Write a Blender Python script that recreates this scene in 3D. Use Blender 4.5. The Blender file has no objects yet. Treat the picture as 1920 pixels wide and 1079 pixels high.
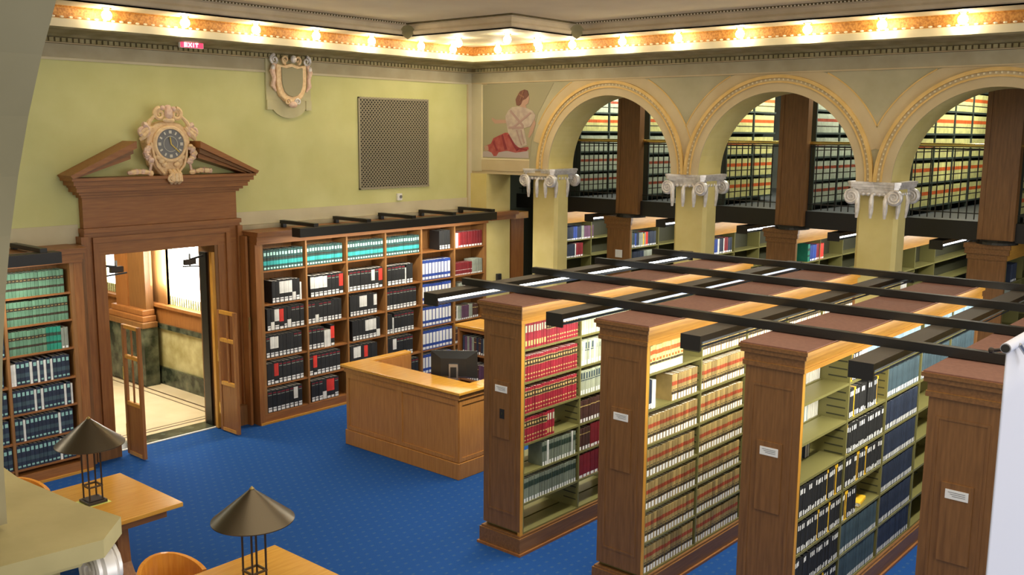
import bpy, math, random
from mathutils import Vector, Matrix
random.seed(7)
scene = bpy.context.scene
col = scene.collection
R = math.radians
PI = math.pi
EXPO = 0.18

# ------------------------------------------------------------------ camera
CAMZ = 4.3
yaw, pitch, roll = R(40.789), R(9.055), R(0.45)
fw = Vector((math.cos(yaw)*math.cos(pitch), math.sin(yaw)*math.cos(pitch), -math.sin(pitch)))
rt = Vector((math.sin(yaw), -math.cos(yaw), 0.0))
up = rt.cross(fw)
r2 = rt*math.cos(roll) + up*math.sin(roll)
u2 = up*math.cos(roll) - rt*math.sin(roll)
cam_data = bpy.data.cameras.new('camera')
cam = bpy.data.objects.new('camera', cam_data)
col.objects.link(cam)
M = Matrix.Identity(4)
for i in range(3):
    M[i][0] = r2[i]; M[i][1] = u2[i]; M[i][2] = -fw[i]
M.translation = Vector((0, 0, CAMZ))
cam.matrix_world = M
cam_data.sensor_width = 36.0
cam_data.lens = 1828.6/1920.0*36.0
cam_data.clip_start = 0.05
scene.camera = cam

# ------------------------------------------------------------------ world, exposure
scene.view_settings.view_transform = 'Standard'
scene.view_settings.look = 'None'
scene.view_settings.gamma = 1.0
scene.view_settings.use_curve_mapping = False
scene.view_settings.exposure = EXPO
w = bpy.data.worlds.new('world'); scene.world = w
w.use_nodes = True
w.node_tree.nodes['Background'].inputs['Color'].default_value = (1.0, 0.93, 0.80, 1)
w.node_tree.nodes['Background'].inputs['Strength'].default_value = 0.6

def area_light(name, loc, size, energy, color, rot=(0, 0, 0), sy=None):
    ld = bpy.data.lights.new(name, 'AREA')
    ld.energy = energy; ld.color = color; ld.size = size
    if sy: ld.shape = 'RECTANGLE'; ld.size_y = sy
    o = bpy.data.objects.new(name, ld); o.location = loc; o.rotation_euler = rot
    col.objects.link(o); return o

# added fill light below the hall ceiling, as from an assumed skylight
area_light('ceiling_fill_light', (6.0, 2.5, 5.9), 7.0, 290, (1.0, 0.90, 0.72), (0, 0, 0), 9.0)
# added daylight fill from the open south end of the hall, windows assumed
area_light('south_fill_light', (6.5, -7.5, 3.6), 10.0, 430, (0.95, 0.97, 1.0), (R(-82), 0, R(180)), 4.0)

# ------------------------------------------------------------------ materials
MATS = {}
def nt(name):
    m = bpy.data.materials.new(name); m.use_nodes = True
    return m, m.node_tree, m.node_tree.nodes['Principled BSDF']
def plain(name, c, rough=0.6, metal=0.0, emit=0.0, ecol=None, spec=None):
    m, t, b = nt(name)
    b.inputs['Base Color'].default_value = (*c, 1); b.inputs['Roughness'].default_value = rough
    b.inputs['Metallic'].default_value = metal
    if emit:
        b.inputs['Emission Color'].default_value = (*(ecol or c), 1); b.inputs['Emission Strength'].default_value = emit
    if spec is not None: b.inputs['Specular IOR Level'].default_value = spec
    MATS[name] = m; return m
def noisy(name, c1, c2, scale=4, rough=0.7, stretch=(1, 1, 1), metal=0.0, bump=0.0, detail=4, contrast=(0.35, 0.65), rnd=0.0):
    m, t, b = nt(name); n = t.nodes; l = t.links
    tc = n.new('ShaderNodeTexCoord'); mp = n.new('ShaderNodeMapping'); mp.inputs['Scale'].default_value = stretch
    nz = n.new('ShaderNodeTexNoise'); nz.inputs['Scale'].default_value = scale; nz.inputs['Detail'].default_value = detail
    cr = n.new('ShaderNodeValToRGB')
    cr.color_ramp.elements[0].position = contrast[0]; cr.color_ramp.elements[1].position = contrast[1]
    cr.color_ramp.elements[0].color = (*c1, 1); cr.color_ramp.elements[1].color = (*c2, 1)
    l.new(tc.outputs['Object'], mp.inputs[0]); l.new(mp.outputs[0], nz.inputs['Vector']); l.new(nz.outputs['Fac'], cr.inputs[0])
    out = cr.outputs[0]
    if rnd:
        oi = n.new('ShaderNodeObjectInfo'); hs = n.new('ShaderNodeHueSaturation')
        mr = n.new('ShaderNodeMapRange'); mr.inputs['To Min'].default_value = 1-rnd; mr.inputs['To Max'].default_value = 1+rnd
        l.new(oi.outputs['Random'], mr.inputs['Value']); l.new(mr.outputs[0], hs.inputs['Value']); l.new(out, hs.inputs['Color']); out = hs.outputs[0]
    l.new(out, b.inputs['Base Color'])
    b.inputs['Roughness'].default_value = rough; b.inputs['Metallic'].default_value = metal
    if bump:
        bp = n.new('ShaderNodeBump'); bp.inputs['Strength'].default_value = bump; bp.inputs['Distance'].default_value = 0.01
        l.new(nz.outputs['Fac'], bp.inputs['Height']); l.new(bp.outputs[0], b.inputs['Normal'])
    MATS[name] = m; return m
def wood(name, c1, c2, rough=0.4, vert=True, sc=1.0):
    st = (14*sc, 14*sc, 1.1*sc) if vert else (1.1*sc, 14*sc, 14*sc)
    return noisy(name, c1, c2, 3.0, rough, st, bump=0.05, detail=6, contrast=(0.3, 0.7))

def bookmat(name, c, rough=0.55, rnd=0.18):
    return noisy(name, tuple(x*0.86 for x in c), tuple(min(1, x*1.12) for x in c), 9, rough, rnd=rnd)

wood('oak_dark', (0.172, 0.076, 0.022), (0.262, 0.120, 0.037))
wood('oak_mid', (0.25, 0.112, 0.034), (0.35, 0.162, 0.050))
wood('oak_mid_h', (0.25, 0.112, 0.034), (0.35, 0.162, 0.050), vert=False)
wood('oak_dark_h', (0.172, 0.076, 0.022), (0.262, 0.120, 0.037), vert=False)
wood('oak_red', (0.255, 0.094, 0.025), (0.355, 0.144, 0.038), 0.42)
wood('oak_red_h', (0.255, 0.094, 0.025), (0.355, 0.144, 0.038), 0.42, vert=False)
wood('oak_gold', (0.50, 0.225, 0.030), (0.64, 0.32, 0.048), 0.35)  # golden oak; also oak with lamp light put into its colour
wood('oak_gold_lit_h', (0.50, 0.225, 0.030), (0.64, 0.32, 0.048), 0.35, vert=False)
wood('oak_desk', (0.40, 0.165, 0.036), (0.52, 0.230, 0.055), 0.3)
wood('table_wood', (0.62, 0.285, 0.034), (0.74, 0.375, 0.053), 0.22, vert=False)
wood('chair_wood', (0.70, 0.26, 0.035), (0.80, 0.34, 0.05), 0.2)
noisy('range_top', (0.20, 0.090, 0.060), (0.235, 0.108, 0.072), 30, 0.8)
noisy('wall_green', (0.53, 0.525, 0.215), (0.63, 0.62, 0.285), 1.3, 0.85, contrast=(0.3, 0.72), detail=7)
noisy('wall_cream', (0.52, 0.46, 0.30), (0.60, 0.54, 0.36), 1.6, 0.85)
noisy('arcade_beige', (0.50, 0.39, 0.22), (0.57, 0.46, 0.27), 1.5, 0.85)
noisy('arcade_grey', (0.37, 0.34, 0.21), (0.43, 0.39, 0.25), 2.5, 0.9)
noisy('column_yellow', (0.62, 0.51, 0.18), (0.70, 0.59, 0.24), 2.0, 0.7)
noisy('arch_gold', (0.62, 0.40, 0.12), (0.70, 0.47, 0.17), 6, 0.6)
noisy('frieze_tan', (0.37, 0.32, 0.20), (0.43, 0.38, 0.25), 3, 0.85)
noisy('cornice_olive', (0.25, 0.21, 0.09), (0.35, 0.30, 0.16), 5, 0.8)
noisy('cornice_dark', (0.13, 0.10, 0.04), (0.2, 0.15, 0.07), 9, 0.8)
noisy('band_cream', (0.72, 0.62, 0.38), (0.78, 0.69, 0.46), 2, 0.6)
noisy('gold_frieze', (0.36, 0.14, 0.02), (0.60, 0.29, 0.06), 38, 0.55, bump=0.5, detail=2)
noisy('beam_tan', (0.52, 0.42, 0.27), (0.62, 0.51, 0.34), 3, 0.8)
noisy('ceiling_plaster', (0.74, 0.62, 0.42), (0.80, 0.69, 0.48), 1.2, 0.9)
noisy('slab_tan', (0.44, 0.37, 0.17), (0.54, 0.46, 0.22), 7, 0.8)
noisy('plate_pale', (0.52, 0.48, 0.27), (0.58, 0.54, 0.32), 4, .8); noisy('near_plaster_shade', (0.30, 0.26, 0.145), (0.36, 0.31, 0.18), 3, .9)  # near wall's plaster darkened to stand for its shade
plain('bead_pearl', (0.85, 0.75, 0.55), 0.4)
noisy('silver_leaf', (0.60, 0.56, 0.52), (0.82, 0.78, 0.74), 14, 0.42, metal=0.35)
noisy('plaster_gold', (0.74, 0.50, 0.26), (0.86, 0.64, 0.36), 22, 0.5, bump=0.3)
noisy('plaster_pink', (0.66, 0.43, 0.32), (0.84, 0.62, 0.46), 30, 0.5, bump=0.4)
plain('mural_ground', (0.33, 0.30, 0.18), 0.9)
plain('mural_hair', (0.17, 0.075, 0.05), 0.9); plain('mural_skin', (0.44, 0.27, 0.19), 0.9)
noisy('mural_blouse', (0.38, 0.30, 0.25), (0.48, 0.40, 0.32), 9, 0.9); noisy('mural_skirt', (0.32, 0.055, 0.05), (0.42, 0.11, 0.09), 9, 0.9)
plain('mural_fold', (0.24, 0.035, 0.04), .9); plain('mural_sash', (0.37, 0.25, 0.22), .9); plain('mural_hairlight', (.25, .12, .07), .9)
plain('mural_stone', (0.42, 0.36, 0.34), 0.9)
plain('black_metal', (0.012, 0.011, 0.009), 0.38)
plain('fixture_top', (0.065, 0.052, 0.036), 0.6)
plain('reflector', (0.75, 0.8, 0.88), 0.2, 0.85)
plain('tube_lit', (0.9, 0.95, 1.0), 0.4, emit=7.0, ecol=(0.86, 0.93, 1.0))
plain('louver', (0.42, 0.46, 0.50), 0.35, metal=0.6)
plain('louver_sheen', (0.055, 0.07, 0.095), 0.35, metal=0.3)  # louver of the duller fixtures, its slate sheen painted in
plain('tube_sheen', (0.42, 0.5, 0.6), 0.25, metal=0.3)  # dull tube with a grey-blue sheen in its colour, no glow
plain('tube_dim', (0.5, 0.56, 0.66), 0.3, emit=1.1, ecol=(0.70, 0.80, 1.0))
plain('bulb_lit', (1, 0.95, 0.85), 0.3, emit=30.0, ecol=(1.0, 0.93, 0.80))
plain('shelf_metal', (0.195, 0.178, 0.060), 0.38, metal=0.1)
plain('shelf_dark', (0.035, 0.035, 0.016), 0.6)
plain('steel_green', (0.045, 0.06, 0.045), 0.5)
plain('brass', (0.80, 0.60, 0.18), 0.22, metal=1.0)
plain('brass_dull', (0.36, 0.27, 0.10), 0.45, metal=0.8)
plain('lamp_bronze', (0.115, 0.090, 0.058), 0.33, metal=0.85)
plain('lamp_dark', (0.06, 0.045, 0.035), 0.4, metal=0.6)
plain('plastic_black', (0.018, 0.018, 0.018), 0.4)
plain('silver_plate', (0.42, 0.42, 0.42), 0.35, metal=0.8)
plain('white_paper', (0.86, 0.86, 0.84), 0.8)
plain('white_plastic', (0.82, 0.80, 0.74), 0.5)
plain('label_ink', (0.10, 0.10, 0.12), 0.8)
plain('sheet_white', (0.64, 0.65, 0.74), 0.8)
plain('exit_red', (0.75, 0.05, 0.10), 0.5, emit=0.9, ecol=(0.9, 0.06, 0.16))
plain('exit_letters', (1, 0.9, 0.9), 0.5, emit=4.0, ecol=(1, 0.85, 0.88))
plain('window_glow', (1, 1, 1), 0.5, emit=5.0, ecol=(1, 1, 0.98))
noisy('window_border', (0.55, 0.60, 0.18), (0.95, 0.95, 0.62), 30, 0.5)
plain('lead', (0.10, 0.09, 0.04), 0.6)
noisy('marble_green', (0.02, 0.028, 0.018), (0.16, 0.17, 0.11), 5, 0.18, detail=9, contrast=(0.4, 0.75))
noisy('marble_tan', (0.34, 0.29, 0.12), (0.52, 0.46, 0.24), 4, 0.25, detail=9)
noisy('lobby_floor_stone', (0.66, 0.53, 0.34), (0.76, 0.63, 0.43), 1.4, 0.22, detail=8)
plain('dark_line', (0.10, 0.06, 0.035), 0.3)
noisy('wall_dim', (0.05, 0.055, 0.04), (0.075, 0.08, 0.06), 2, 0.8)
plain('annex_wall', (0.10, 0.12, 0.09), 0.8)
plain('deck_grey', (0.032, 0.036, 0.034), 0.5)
plain('grille_metal', (0.36, 0.32, 0.22), 0.6, metal=0.1)
plain('grille_back', (0.012, 0.012, 0.008), 0.9)
plain('dial_glass', (0.20, 0.20, 0.20), 0.25)
plain('dial_mark', (0.62, 0.60, 0.50), 0.4)
plain('clear_pad', (0.80, 0.82, 0.2), 0.3)

# carpet with rows of small woven flecks
def carpet():
    m, t, b = nt('carpet_blue'); n = t.nodes; l = t.links
    tc = n.new('ShaderNodeTexCoord'); sp = n.new('ShaderNodeSeparateXYZ'); l.new(tc.outputs['Object'], sp.inputs[0])
    def math_(op, a, bb=None, v=None):
        x = n.new('ShaderNodeMath'); x.operation = op
        if isinstance(a, (int, float)): x.inputs[0].default_value = a
        else: l.new(a, x.inputs[0])
        if bb is not None:
            if isinstance(bb, (int, float)): x.inputs[1].default_value = bb
            else: l.new(bb, x.inputs[1])
        return x.outputs[0]
    P = 0.115
    gx = math_('DIVIDE', sp.outputs['X'], P); gy = math_('DIVIDE', sp.outputs['Y'], P)
    row = math_('FLOOR', gy)
    off = math_('MULTIPLY', math_('MODULO', row, 2.0), 0.5)
    fx = math_('FRACT', math_('ADD', gx, off)); fy = math_('FRACT', gy)
    mx = math_('LESS_THAN', math_('ABSOLUTE', math_('SUBTRACT', fx, 0.5)), 0.17)
    my = math_('LESS_THAN', math_('ABSOLUTE', math_('SUBTRACT', fy, 0.5)), 0.12)
    stripe = math_('GREATER_THAN', math_('SINE', math_('MULTIPLY', gx, 75.0)), -0.25)
    mask = math_('MULTIPLY', math_('MULTIPLY', mx, my), stripe)
    nz = n.new('ShaderNodeTexNoise'); nz.inputs['Scale'].default_value = 260; nz.inputs['Detail'].default_value = 2
    l.new(tc.outputs['Object'], nz.inputs['Vector'])
    cr = n.new('ShaderNodeValToRGB'); cr.color_ramp.elements[0].position = 0.35; cr.color_ramp.elements[1].position = 0.65
    cr.color_ramp.elements[0].color = (0.009, 0.046, 0.165, 1); cr.color_ramp.elements[1].color = (0.020, 0.092, 0.33, 1)
    l.new(nz.outputs['Fac'], cr.inputs[0])
    mix = n.new('ShaderNodeMix'); mix.data_type = 'RGBA'
    l.new(mask, mix.inputs[0]); l.new(cr.outputs[0], mix.inputs[6]); mix.inputs[7].default_value = (0.050, 0.115, 0.225, 1)
    l.new(mix.outputs[2], b.inputs['Base Color']); b.inputs['Roughness'].default_value = 0.95
    b.inputs['Specular IOR Level'].default_value = 0.1
    MATS['carpet_blue'] = m
carpet()

# ------------------------------------------------------------------ geometry collector
class G:
    def __init__(s): s.v = []; s.f = []; s.m = []; s.names = []
    def mi(s, m):
        if m not in s.names: s.names.append(m)
        return s.names.index(m)
    def add(s, vs, fs, m):
        o = len(s.v); s.v += [tuple(x) for x in vs]; k = s.mi(m)
        for f in fs: s.f.append(tuple(i+o for i in f)); s.m.append(k)
        return s
    def box(s, x0, x1, y0, y1, z0, z1, m):
        vs = [(x, y, z) for z in (z0, z1) for y in (y0, y1) for x in (x0, x1)]
        return s.add(vs, [(0, 2, 3, 1), (4, 5, 7, 6), (0, 1, 5, 4), (2, 6, 7, 3), (0, 4, 6, 2), (1, 3, 7, 5)], m)
    def obox(s, c, ax, ay, az, hx, hy, hz, m):
        c = Vector(c); ax = Vector(ax)*hx; ay = Vector(ay)*hy; az = Vector(az)*hz
        vs = [c+ax*i+ay*j+az*k for k in (-1, 1) for j in (-1, 1) for i in (-1, 1)]
        return s.add(vs, [(0, 2, 3, 1), (4, 5, 7, 6), (0, 1, 5, 4), (2, 6, 7, 3), (0, 4, 6, 2), (1, 3, 7, 5)], m)
    def bar(s, a, b, wd, ht, m, upv=(0, 0, 1)):
        a = Vector(a); b = Vector(b); d = (b-a); L = d.length; d.normalize()
        u = Vector(upv); sd = d.cross(u)
        if sd.length < 1e-5: sd = d.cross(Vector((1, 0, 0)))
        sd.normalize(); u = sd.cross(d)
        return s.obox((a+b)/2, d, sd, u, L/2, wd/2, ht/2, m)
    def prism(s, pts, ax, a0, a1, m):
        # pts: 2-D outline in the two other axes (order x,y,z without ax)
        n = len(pts); vs = []
        for a in (a0, a1):
            for p in pts:
                q = list(p); q.insert(ax, a); vs.append(q)
        fs = [tuple(range(n)), tuple(range(2*n-1, n-1, -1))] + [(i, i+n, (i+1) % n+n, (i+1) % n) for i in range(n)]
        return s.add(vs, fs, m)
    def sweep(s, prof, path, m, closed=False, mats=None):
        # path: list of functions mapping (d,z) -> point
        n = len(prof)
        vs = [f(*p) for f in path for p in prof]
        for i in range(len(path)-1):
            for j in range(n-1):
                mm = mats[j] if mats else m
                a = i*n+j
                s.add([vs[a], vs[a+1], vs[a+n+1], vs[a+n]], [(0, 1, 2, 3)], mm)
        return s
    def tube(s, path, r, n, m, close=False):
        P = [Vector(p) for p in path]; k = len(P); rr = r if isinstance(r, (list, tuple)) else [r]*k
        vs = []; prev = None
        for i, p in enumerate(P):
            d = (P[min(i+1, k-1)]-P[max(i-1, 0)])
            if d.length < 1e-9: d = Vector((0, 0, 1))
            d.normalize()
            if prev is None:
                q = Vector((0, 0, 1)) if abs(d.z) < 0.9 else Vector((1, 0, 0)); a = d.cross(q).normalized()
            else:
                a = (prev-d*prev.dot(d)); a = a.normalized() if a.length > 1e-6 else d.orthogonal().normalized()
            prev = a; b = d.cross(a)
            for j in range(n):
                t = 2*PI*j/n; vs.append(p+(a*math.cos(t)+b*math.sin(t))*rr[i])
        fs = [(i*n+j, i*n+(j+1) % n, (i+1)*n+(j+1) % n, (i+1)*n+j) for i in range(k-1) for j in range(n)]
        fs += [tuple(range(n-1, -1, -1)), tuple((k-1)*n+j for j in range(n))]
        return s.add(vs, fs, m)
    def lathe(s, prof, c, n, m, ax='z', ph=0.0):
        c = Vector(c); vs = []
        for r, h in prof:
            for j in range(n):
                t = 2*PI*j/n+ph; a, b = r*math.cos(t), r*math.sin(t)
                p = {'z': (a, b, h), 'y': (a, h, b), 'x': (h, a, b)}[ax]
                vs.append(c+Vector(p))
        k = len(prof)
        fs = [(i*n+j, i*n+(j+1) % n, (i+1)*n+(j+1) % n, (i+1)*n+j) for i in range(k-1) for j in range(n)]
        if prof[0][0] > 1e-6: fs.append(tuple(range(n)))
        if prof[-1][0] > 1e-6: fs.append(tuple((k-1)*n+j for j in range(n)))
        return s.add(vs, fs, m)
    def blob(s, c, rx, ry, rz, m, n=8, k=5):
        c = Vector(c); vs = []; 
        for i in range(1, k):
            a = PI*i/k
            for j in range(n):
                t = 2*PI*j/n; vs.append(c+Vector((rx*math.sin(a)*math.cos(t), ry*math.sin(a)*math.sin(t), rz*math.cos(a))))
        vs += [c+Vector((0, 0, rz)), c-Vector((0, 0, rz))]; T = len(vs)-2
        fs = [(i*n+j, (i+1)*n+j, (i+1)*n+(j+1) % n, i*n+(j+1) % n) for i in range(k-2) for j in range(n)]
        fs += [(T, j, (j+1) % n) for j in range(n)] + [(T+1, (k-2)*n+(j+1) % n, (k-2)*n+j) for j in range(n)]
        return s.add(vs, fs, m)
    def mesh(s, name, org=(0, 0, 0), smooth=False):
        me = bpy.data.meshes.new(name)
        me.from_pydata([(x-org[0], y-org[1], z-org[2]) for x, y, z in s.v], [], s.f)
        for nm in s.names: me.materials.append(MATS[nm])
        me.polygons.foreach_set('material_index', s.m)
        if smooth: me.polygons.foreach_set('use_smooth', [True]*len(s.f))
        me.update(); me.validate()
        return me

def fixn(me):
    import bmesh
    bm = bmesh.new(); bm.from_mesh(me); bmesh.ops.recalc_face_normals(bm, faces=bm.faces); bm.to_mesh(me); bm.free()
def tag(o, label=None, cat=None, group=None, kind=None):
    if label: o['label'] = label
    if cat: o['category'] = cat
    if group: o['group'] = group
    if kind: o['kind'] = kind
    return o
def root(name, loc, label=None, cat=None, group=None, kind=None):
    o = bpy.data.objects.new(name, None); o.location = loc; col.objects.link(o)
    o.empty_display_size = 0.1
    return tag(o, label, cat, group, kind)
def part(name, g, parent=None, org=None, smooth=False, bevel=0.0, label=None, angle=False):
    # geometry in world coordinates; stored relative to parent's location chain
    if org is None: org = wloc(parent) if parent else (0, 0, 0)
    me = g.mesh(name, org, smooth); fixn(me)
    if smooth:
        try: me.set_sharp_from_angle(angle=R(38))
        except Exception: pass
    o = bpy.data.objects.new(name, me); col.objects.link(o)
    if parent:
        o.parent = parent
        pl = Vector(wloc(parent)); o.location = Vector(org)-pl
    else: o.location = org
    if bevel:
        b = o.modifiers.new('bevel', 'BEVEL'); b.width = bevel; b.segments = 2; b.limit_method = 'ANGLE'
    if label: o['label'] = label
    return o
def wloc(o):
    v = Vector((0, 0, 0))
    while o: v += o.location; o = o.parent
    return tuple(v)
def solo(name, g, org, label=None, cat=None, group=None, kind=None, smooth=False, bevel=0.0):
    o = part(name, g, None, org, smooth, bevel); return tag(o, label, cat, group, kind)
def B(*a): return G().box(*a)
ORD = ['first', 'second', 'third', 'fourth', 'fifth', 'sixth', 'seventh', 'eighth', 'ninth', 'tenth', 'eleventh', 'twelfth', 'thirteenth', 'fourteenth', 'fifteenth', 'sixteenth', 'seventeenth', 'eighteenth', 'nineteenth', 'twentieth', 'twenty-first', 'twenty-second', 'twenty-third', 'twenty-fourth', 'twenty-fifth', 'twenty-sixth', 'twenty-seventh', 'twenty-eighth', 'twenty-ninth', 'thirtieth'] 
U9 = ORD[:9]
for tn, tt in (('thirty', 'fortieth'), ('forty', 'fiftieth'), ('fifty', 'sixtieth'), ('sixty', 'seventieth'), ('seventy', 'eightieth'), ('eighty', 'ninetieth')): ORD += [tn+'-'+x for x in U9]+[tt]

# ------------------------------------------------------------------ room shell
YW = 12.25     # door wall
XW = 13.04     # arcade wall (room face)
KS = .98
def kz(z): return CAMZ+(z-CAMZ)*KS
solo('floor', B(-3, 21, -9, 12.27, -0.1, 0, 'carpet_blue'), (0, 0, 0), kind='structure')
g = G()
DX0, DX1, DZ = 6.03, 7.68, 2.69
g.box(-3, DX0, YW, 12.6, 0, 6.0, 'wall_green'); g.box(DX1, XW, YW, 12.6, 0, 6.0, 'wall_green'); g.box(DX0, DX1, YW, 12.6, DZ, 6.0, 'wall_green')
solo('wall_left', g, (0, 0, 0), kind='structure')
g = G()
# cream border strips framing the green panel
g.box(-3, XW, YW-0.012, YW, 5.16, 5.34, 'frieze_tan'); g.box(-3, XW, YW-0.022, YW, 5.135, 5.165, 'wall_cream')
g.box(XW-0.10, XW, YW-0.012, YW, 2.86, 5.135, 'wall_cream'); g.box(XW-0.125, XW-0.10, YW-0.02, YW, 2.86, 5.14, 'arcade_beige')
g.box(-3, 5.74, YW-0.012, YW, 2.86, 3.10, 'wall_cream'); g.box(8.04, XW-0.12, YW-0.012, YW, 2.86, 3.12, 'wall_cream')
solo('trim_1', g, (0, 0, 0), kind='structure')

# arcade wall -------------------------------------------------------
ZS, RAD = 3.683, 1.213
PITCH = 2.896
ARCH = [9.24-PITCH*k for k in range(5)]
def arc_pts(cy, r, n=40, a0=0.0, a1=PI): return [(cy+r*math.cos(a0+(a1-a0)*i/n), ZS+r*math.sin(a0+(a1-a0)*i/n)) for i in range(n+1)]
def arcade(x0, x1, arches, ytop, ybot, zt, mf, mi):
    g = G(); N = 40
    ys = [ytop] + [c for c in arches] + [ybot]
    for cy in arches:
        p = arc_pts(cy, RAD, N)
        for i in range(N):
            (ya, za), (yb, zb) = p[i], p[i+1]
            g.add([(x0, ya, za), (x0, yb, zb), (x0, yb, zt), (x0, ya, zt)], [(0, 1, 2, 3)], mf)
            g.add([(x1, ya, za), (x1, yb, zb), (x1, yb, zt), (x1, ya, zt)], [(3, 2, 1, 0)], mf)
            g.add([(x0, ya, za), (x1, ya, za), (x1, yb, zb), (x0, yb, zb)], [(0, 1, 2, 3)], mi)
    edges = [ytop] + sum([[c+RAD, c-RAD] for c in arches], []) + [ybot]
    for i in range(0, len(edges), 2): g.box(x0, x1, edges[i+1], edges[i], ZS, zt, mf)
    return g
g = arcade(XW, 13.72, ARCH[:4], 11.88, ARCH[3]-RAD-0.23, 6.05, 'arcade_grey', 'column_yellow')
g.box(XW, 13.64, 11.87, 12.6, 0, 6.0, 'arcade_beige')
g.box(XW+.001, 13.72, 10.453, 11.88, 3.56, 3.683, 'arcade_beige')
solo('wall_right', g, (0, 0, 0), kind='structure')
solo('wall_corner_pier', B(13.01, 13.66, 11.85, 12.25, 0.0, 3.56, 'column_yellow'), (13.3, 12.0, 0), kind='structure')
# arch mouldings
def arch_ring(g, cy, r0, r1, xf, xb, m, n=48, a0=0, a1=PI):
    p0 = arc_pts(cy, r0, n, a0, a1); p1 = arc_pts(cy, r1, n, a0, a1)
    for i in range(n):
        a, b, c, d = p0[i], p0[i+1], p1[i+1], p1[i]
        g.add([(xf, *a), (xf, *b), (xf, *c), (xf, *d)], [(0, 1, 2, 3)], m)
        g.add([(xf, *a), (xf, *b), (xb, *b), (xb, *a)], [(0, 1, 2, 3)], m)
        g.add([(xf, *d), (xf, *c), (xb, *c), (xb, *d)], [(0, 1, 2, 3)], m)
V = math.acos(1.448/1.627)
for k, cy in enumerate(ARCH[:4]):
    g = G()
    arch_ring(g, cy, RAD-0.001, 1.333, XW-0.02, XW, 'arcade_beige')
    arch_ring(g, cy, 1.333, 1.357, XW-0.035, XW, 'arch_gold')
    arch_ring(g, cy, 1.357, 1.401, XW-0.025, XW, 'arcade_beige')
    arch_ring(g, cy, 1.401, 1.446, XW-0.055, XW, 'arch_gold')
    V2 = V*.62; e = .0006*(k % 2); N_ = 60; zl = 5.144-ZS
    q0, q1 = V2, (PI if k == 0 else PI-V2)
    for i in range(N_):
        aa, ab = q0+(q1-q0)*i/N_, q0+(q1-q0)*(i+1)/N_
        P_ = []
        for a_ in (aa, ab):
            ro = min(1.612, zl/max(math.sin(a_), .01)); P_.append([(cy+r_*math.cos(a_), ZS+r_*math.sin(a_)) for r_ in (1.446, ro)])
        xf = XW-.008-e
        g.add([(xf, *P_[0][0]), (xf, *P_[1][0]), (xf, *P_[1][1]), (xf, *P_[0][1])], [(0, 1, 2, 3)], 'arcade_beige')
        am = (aa+ab)/2
        if 1.628*math.sin(ab) < zl and 1.628*math.sin(aa) < zl and V*.99 < am < (PI if k == 0 else PI-V*.99):
            arch_ring(g, cy, 1.612, 1.628, XW-0.014, XW, 'arch_gold', 1, a0=aa, a1=ab)
    for i in range(64):   # beads
        a = PI*(i+.5)/64; y, z = cy+1.382*math.cos(a), ZS+1.382*math.sin(a)
        g.box(XW-0.034, XW-0.02, y-0.012, y+0.012, z-0.012, z+0.012, 'band_cream')
    tagged = solo('arch_molding', g, (XW, cy, ZS), kind='structure')
# frieze strip over arches and pale strips near the corner
g = G()
g.box(XW-0.012, XW, -3.0, YW, 5.16, 5.34, 'frieze_tan'); g.box(XW-0.02, XW, -3.0, YW, 5.145, 5.165, 'arcade_beige')
g.box(XW-0.010, XW, 11.99, YW, 3.6, 5.145, 'wall_cream'); g.box(XW-0.016, XW, 11.965, 11.995, 3.83, 5.13, 'band_cream'); g.box(XW-0.016, XW, 10.88, 11.995, 3.815, 3.84, 'band_cream')
g.box(XW-0.012, XW, 10.88, 11.99, 3.62, 3.815, 'arcade_beige')
solo('trim_2', g, (XW, 8, 5), kind='structure')

# mural -------------------------------------------------------------
SH = dict(
panel=[(12.22, 5.14), (10.57, 5.14), (10.91, 4.62), (11.05, 4.14), (11.09, 3.84), (12.22, 3.84)],
bench=[(12.2, 3.95), (11.12, 3.97), (11.11, 3.85), (12.21, 3.85)],
hair=[(11.42, 4.87), (11.39, 4.92), (11.32, 5.01), (11.22, 5.04), (11.15, 5.02), (11.12, 4.95), (11.18, 4.88), (11.26, 4.85), (11.29, 4.79), (11.35, 4.76), (11.4, 4.77)],
face=[(11.29, 4.79), (11.26, 4.85), (11.18, 4.88), (11.12, 4.94), (11.11, 4.88), (11.13, 4.8), (11.19, 4.77), (11.16, 4.70), (11.36, 4.68), (11.32, 4.76)],
blouse=[(11.5, 4.74), (11.34, 4.75), (11.16, 4.72), (11.03, 4.67), (10.96, 4.59), (10.98, 4.53), (11.08, 4.4), (11.23, 4.37), (11.15, 4.08), (11.31, 4.02), (11.43, 4.09), (11.59, 4.29), (11.62, 4.4), (11.65, 4.52), (11.66, 4.58), (11.59, 4.68)],
arm=[(11.65, 4.52), (11.63, 4.46), (11.91, 4.45), (11.99, 4.52), (11.98, 4.56), (11.89, 4.52)],
arm2=[(10.99, 4.53), (10.96, 4.45), (11.02, 4.3), (11.10, 4.2), (11.13, 4.22), (11.08, 4.37)],
skirt=[(11.67, 4.29), (11.59, 4.29), (11.43, 4.09), (11.31, 4.02), (11.13, 4.05), (11.11, 4.01), (11.17, 3.97), (11.42, 3.94), (11.62, 3.97), (11.82, 3.94), (11.87, 3.87), (11.94, 3.87), (11.99, 3.93), (12.11, 3.97), (12.17, 4.0), (12.15, 4.05), (12.01, 4.09), (11.95, 4.19)],
foot=[(12.17, 4.05), (12.08, 4.06), (12.06, 3.97), (12.15, 3.96)])
g = G(); d = 0.006
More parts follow.
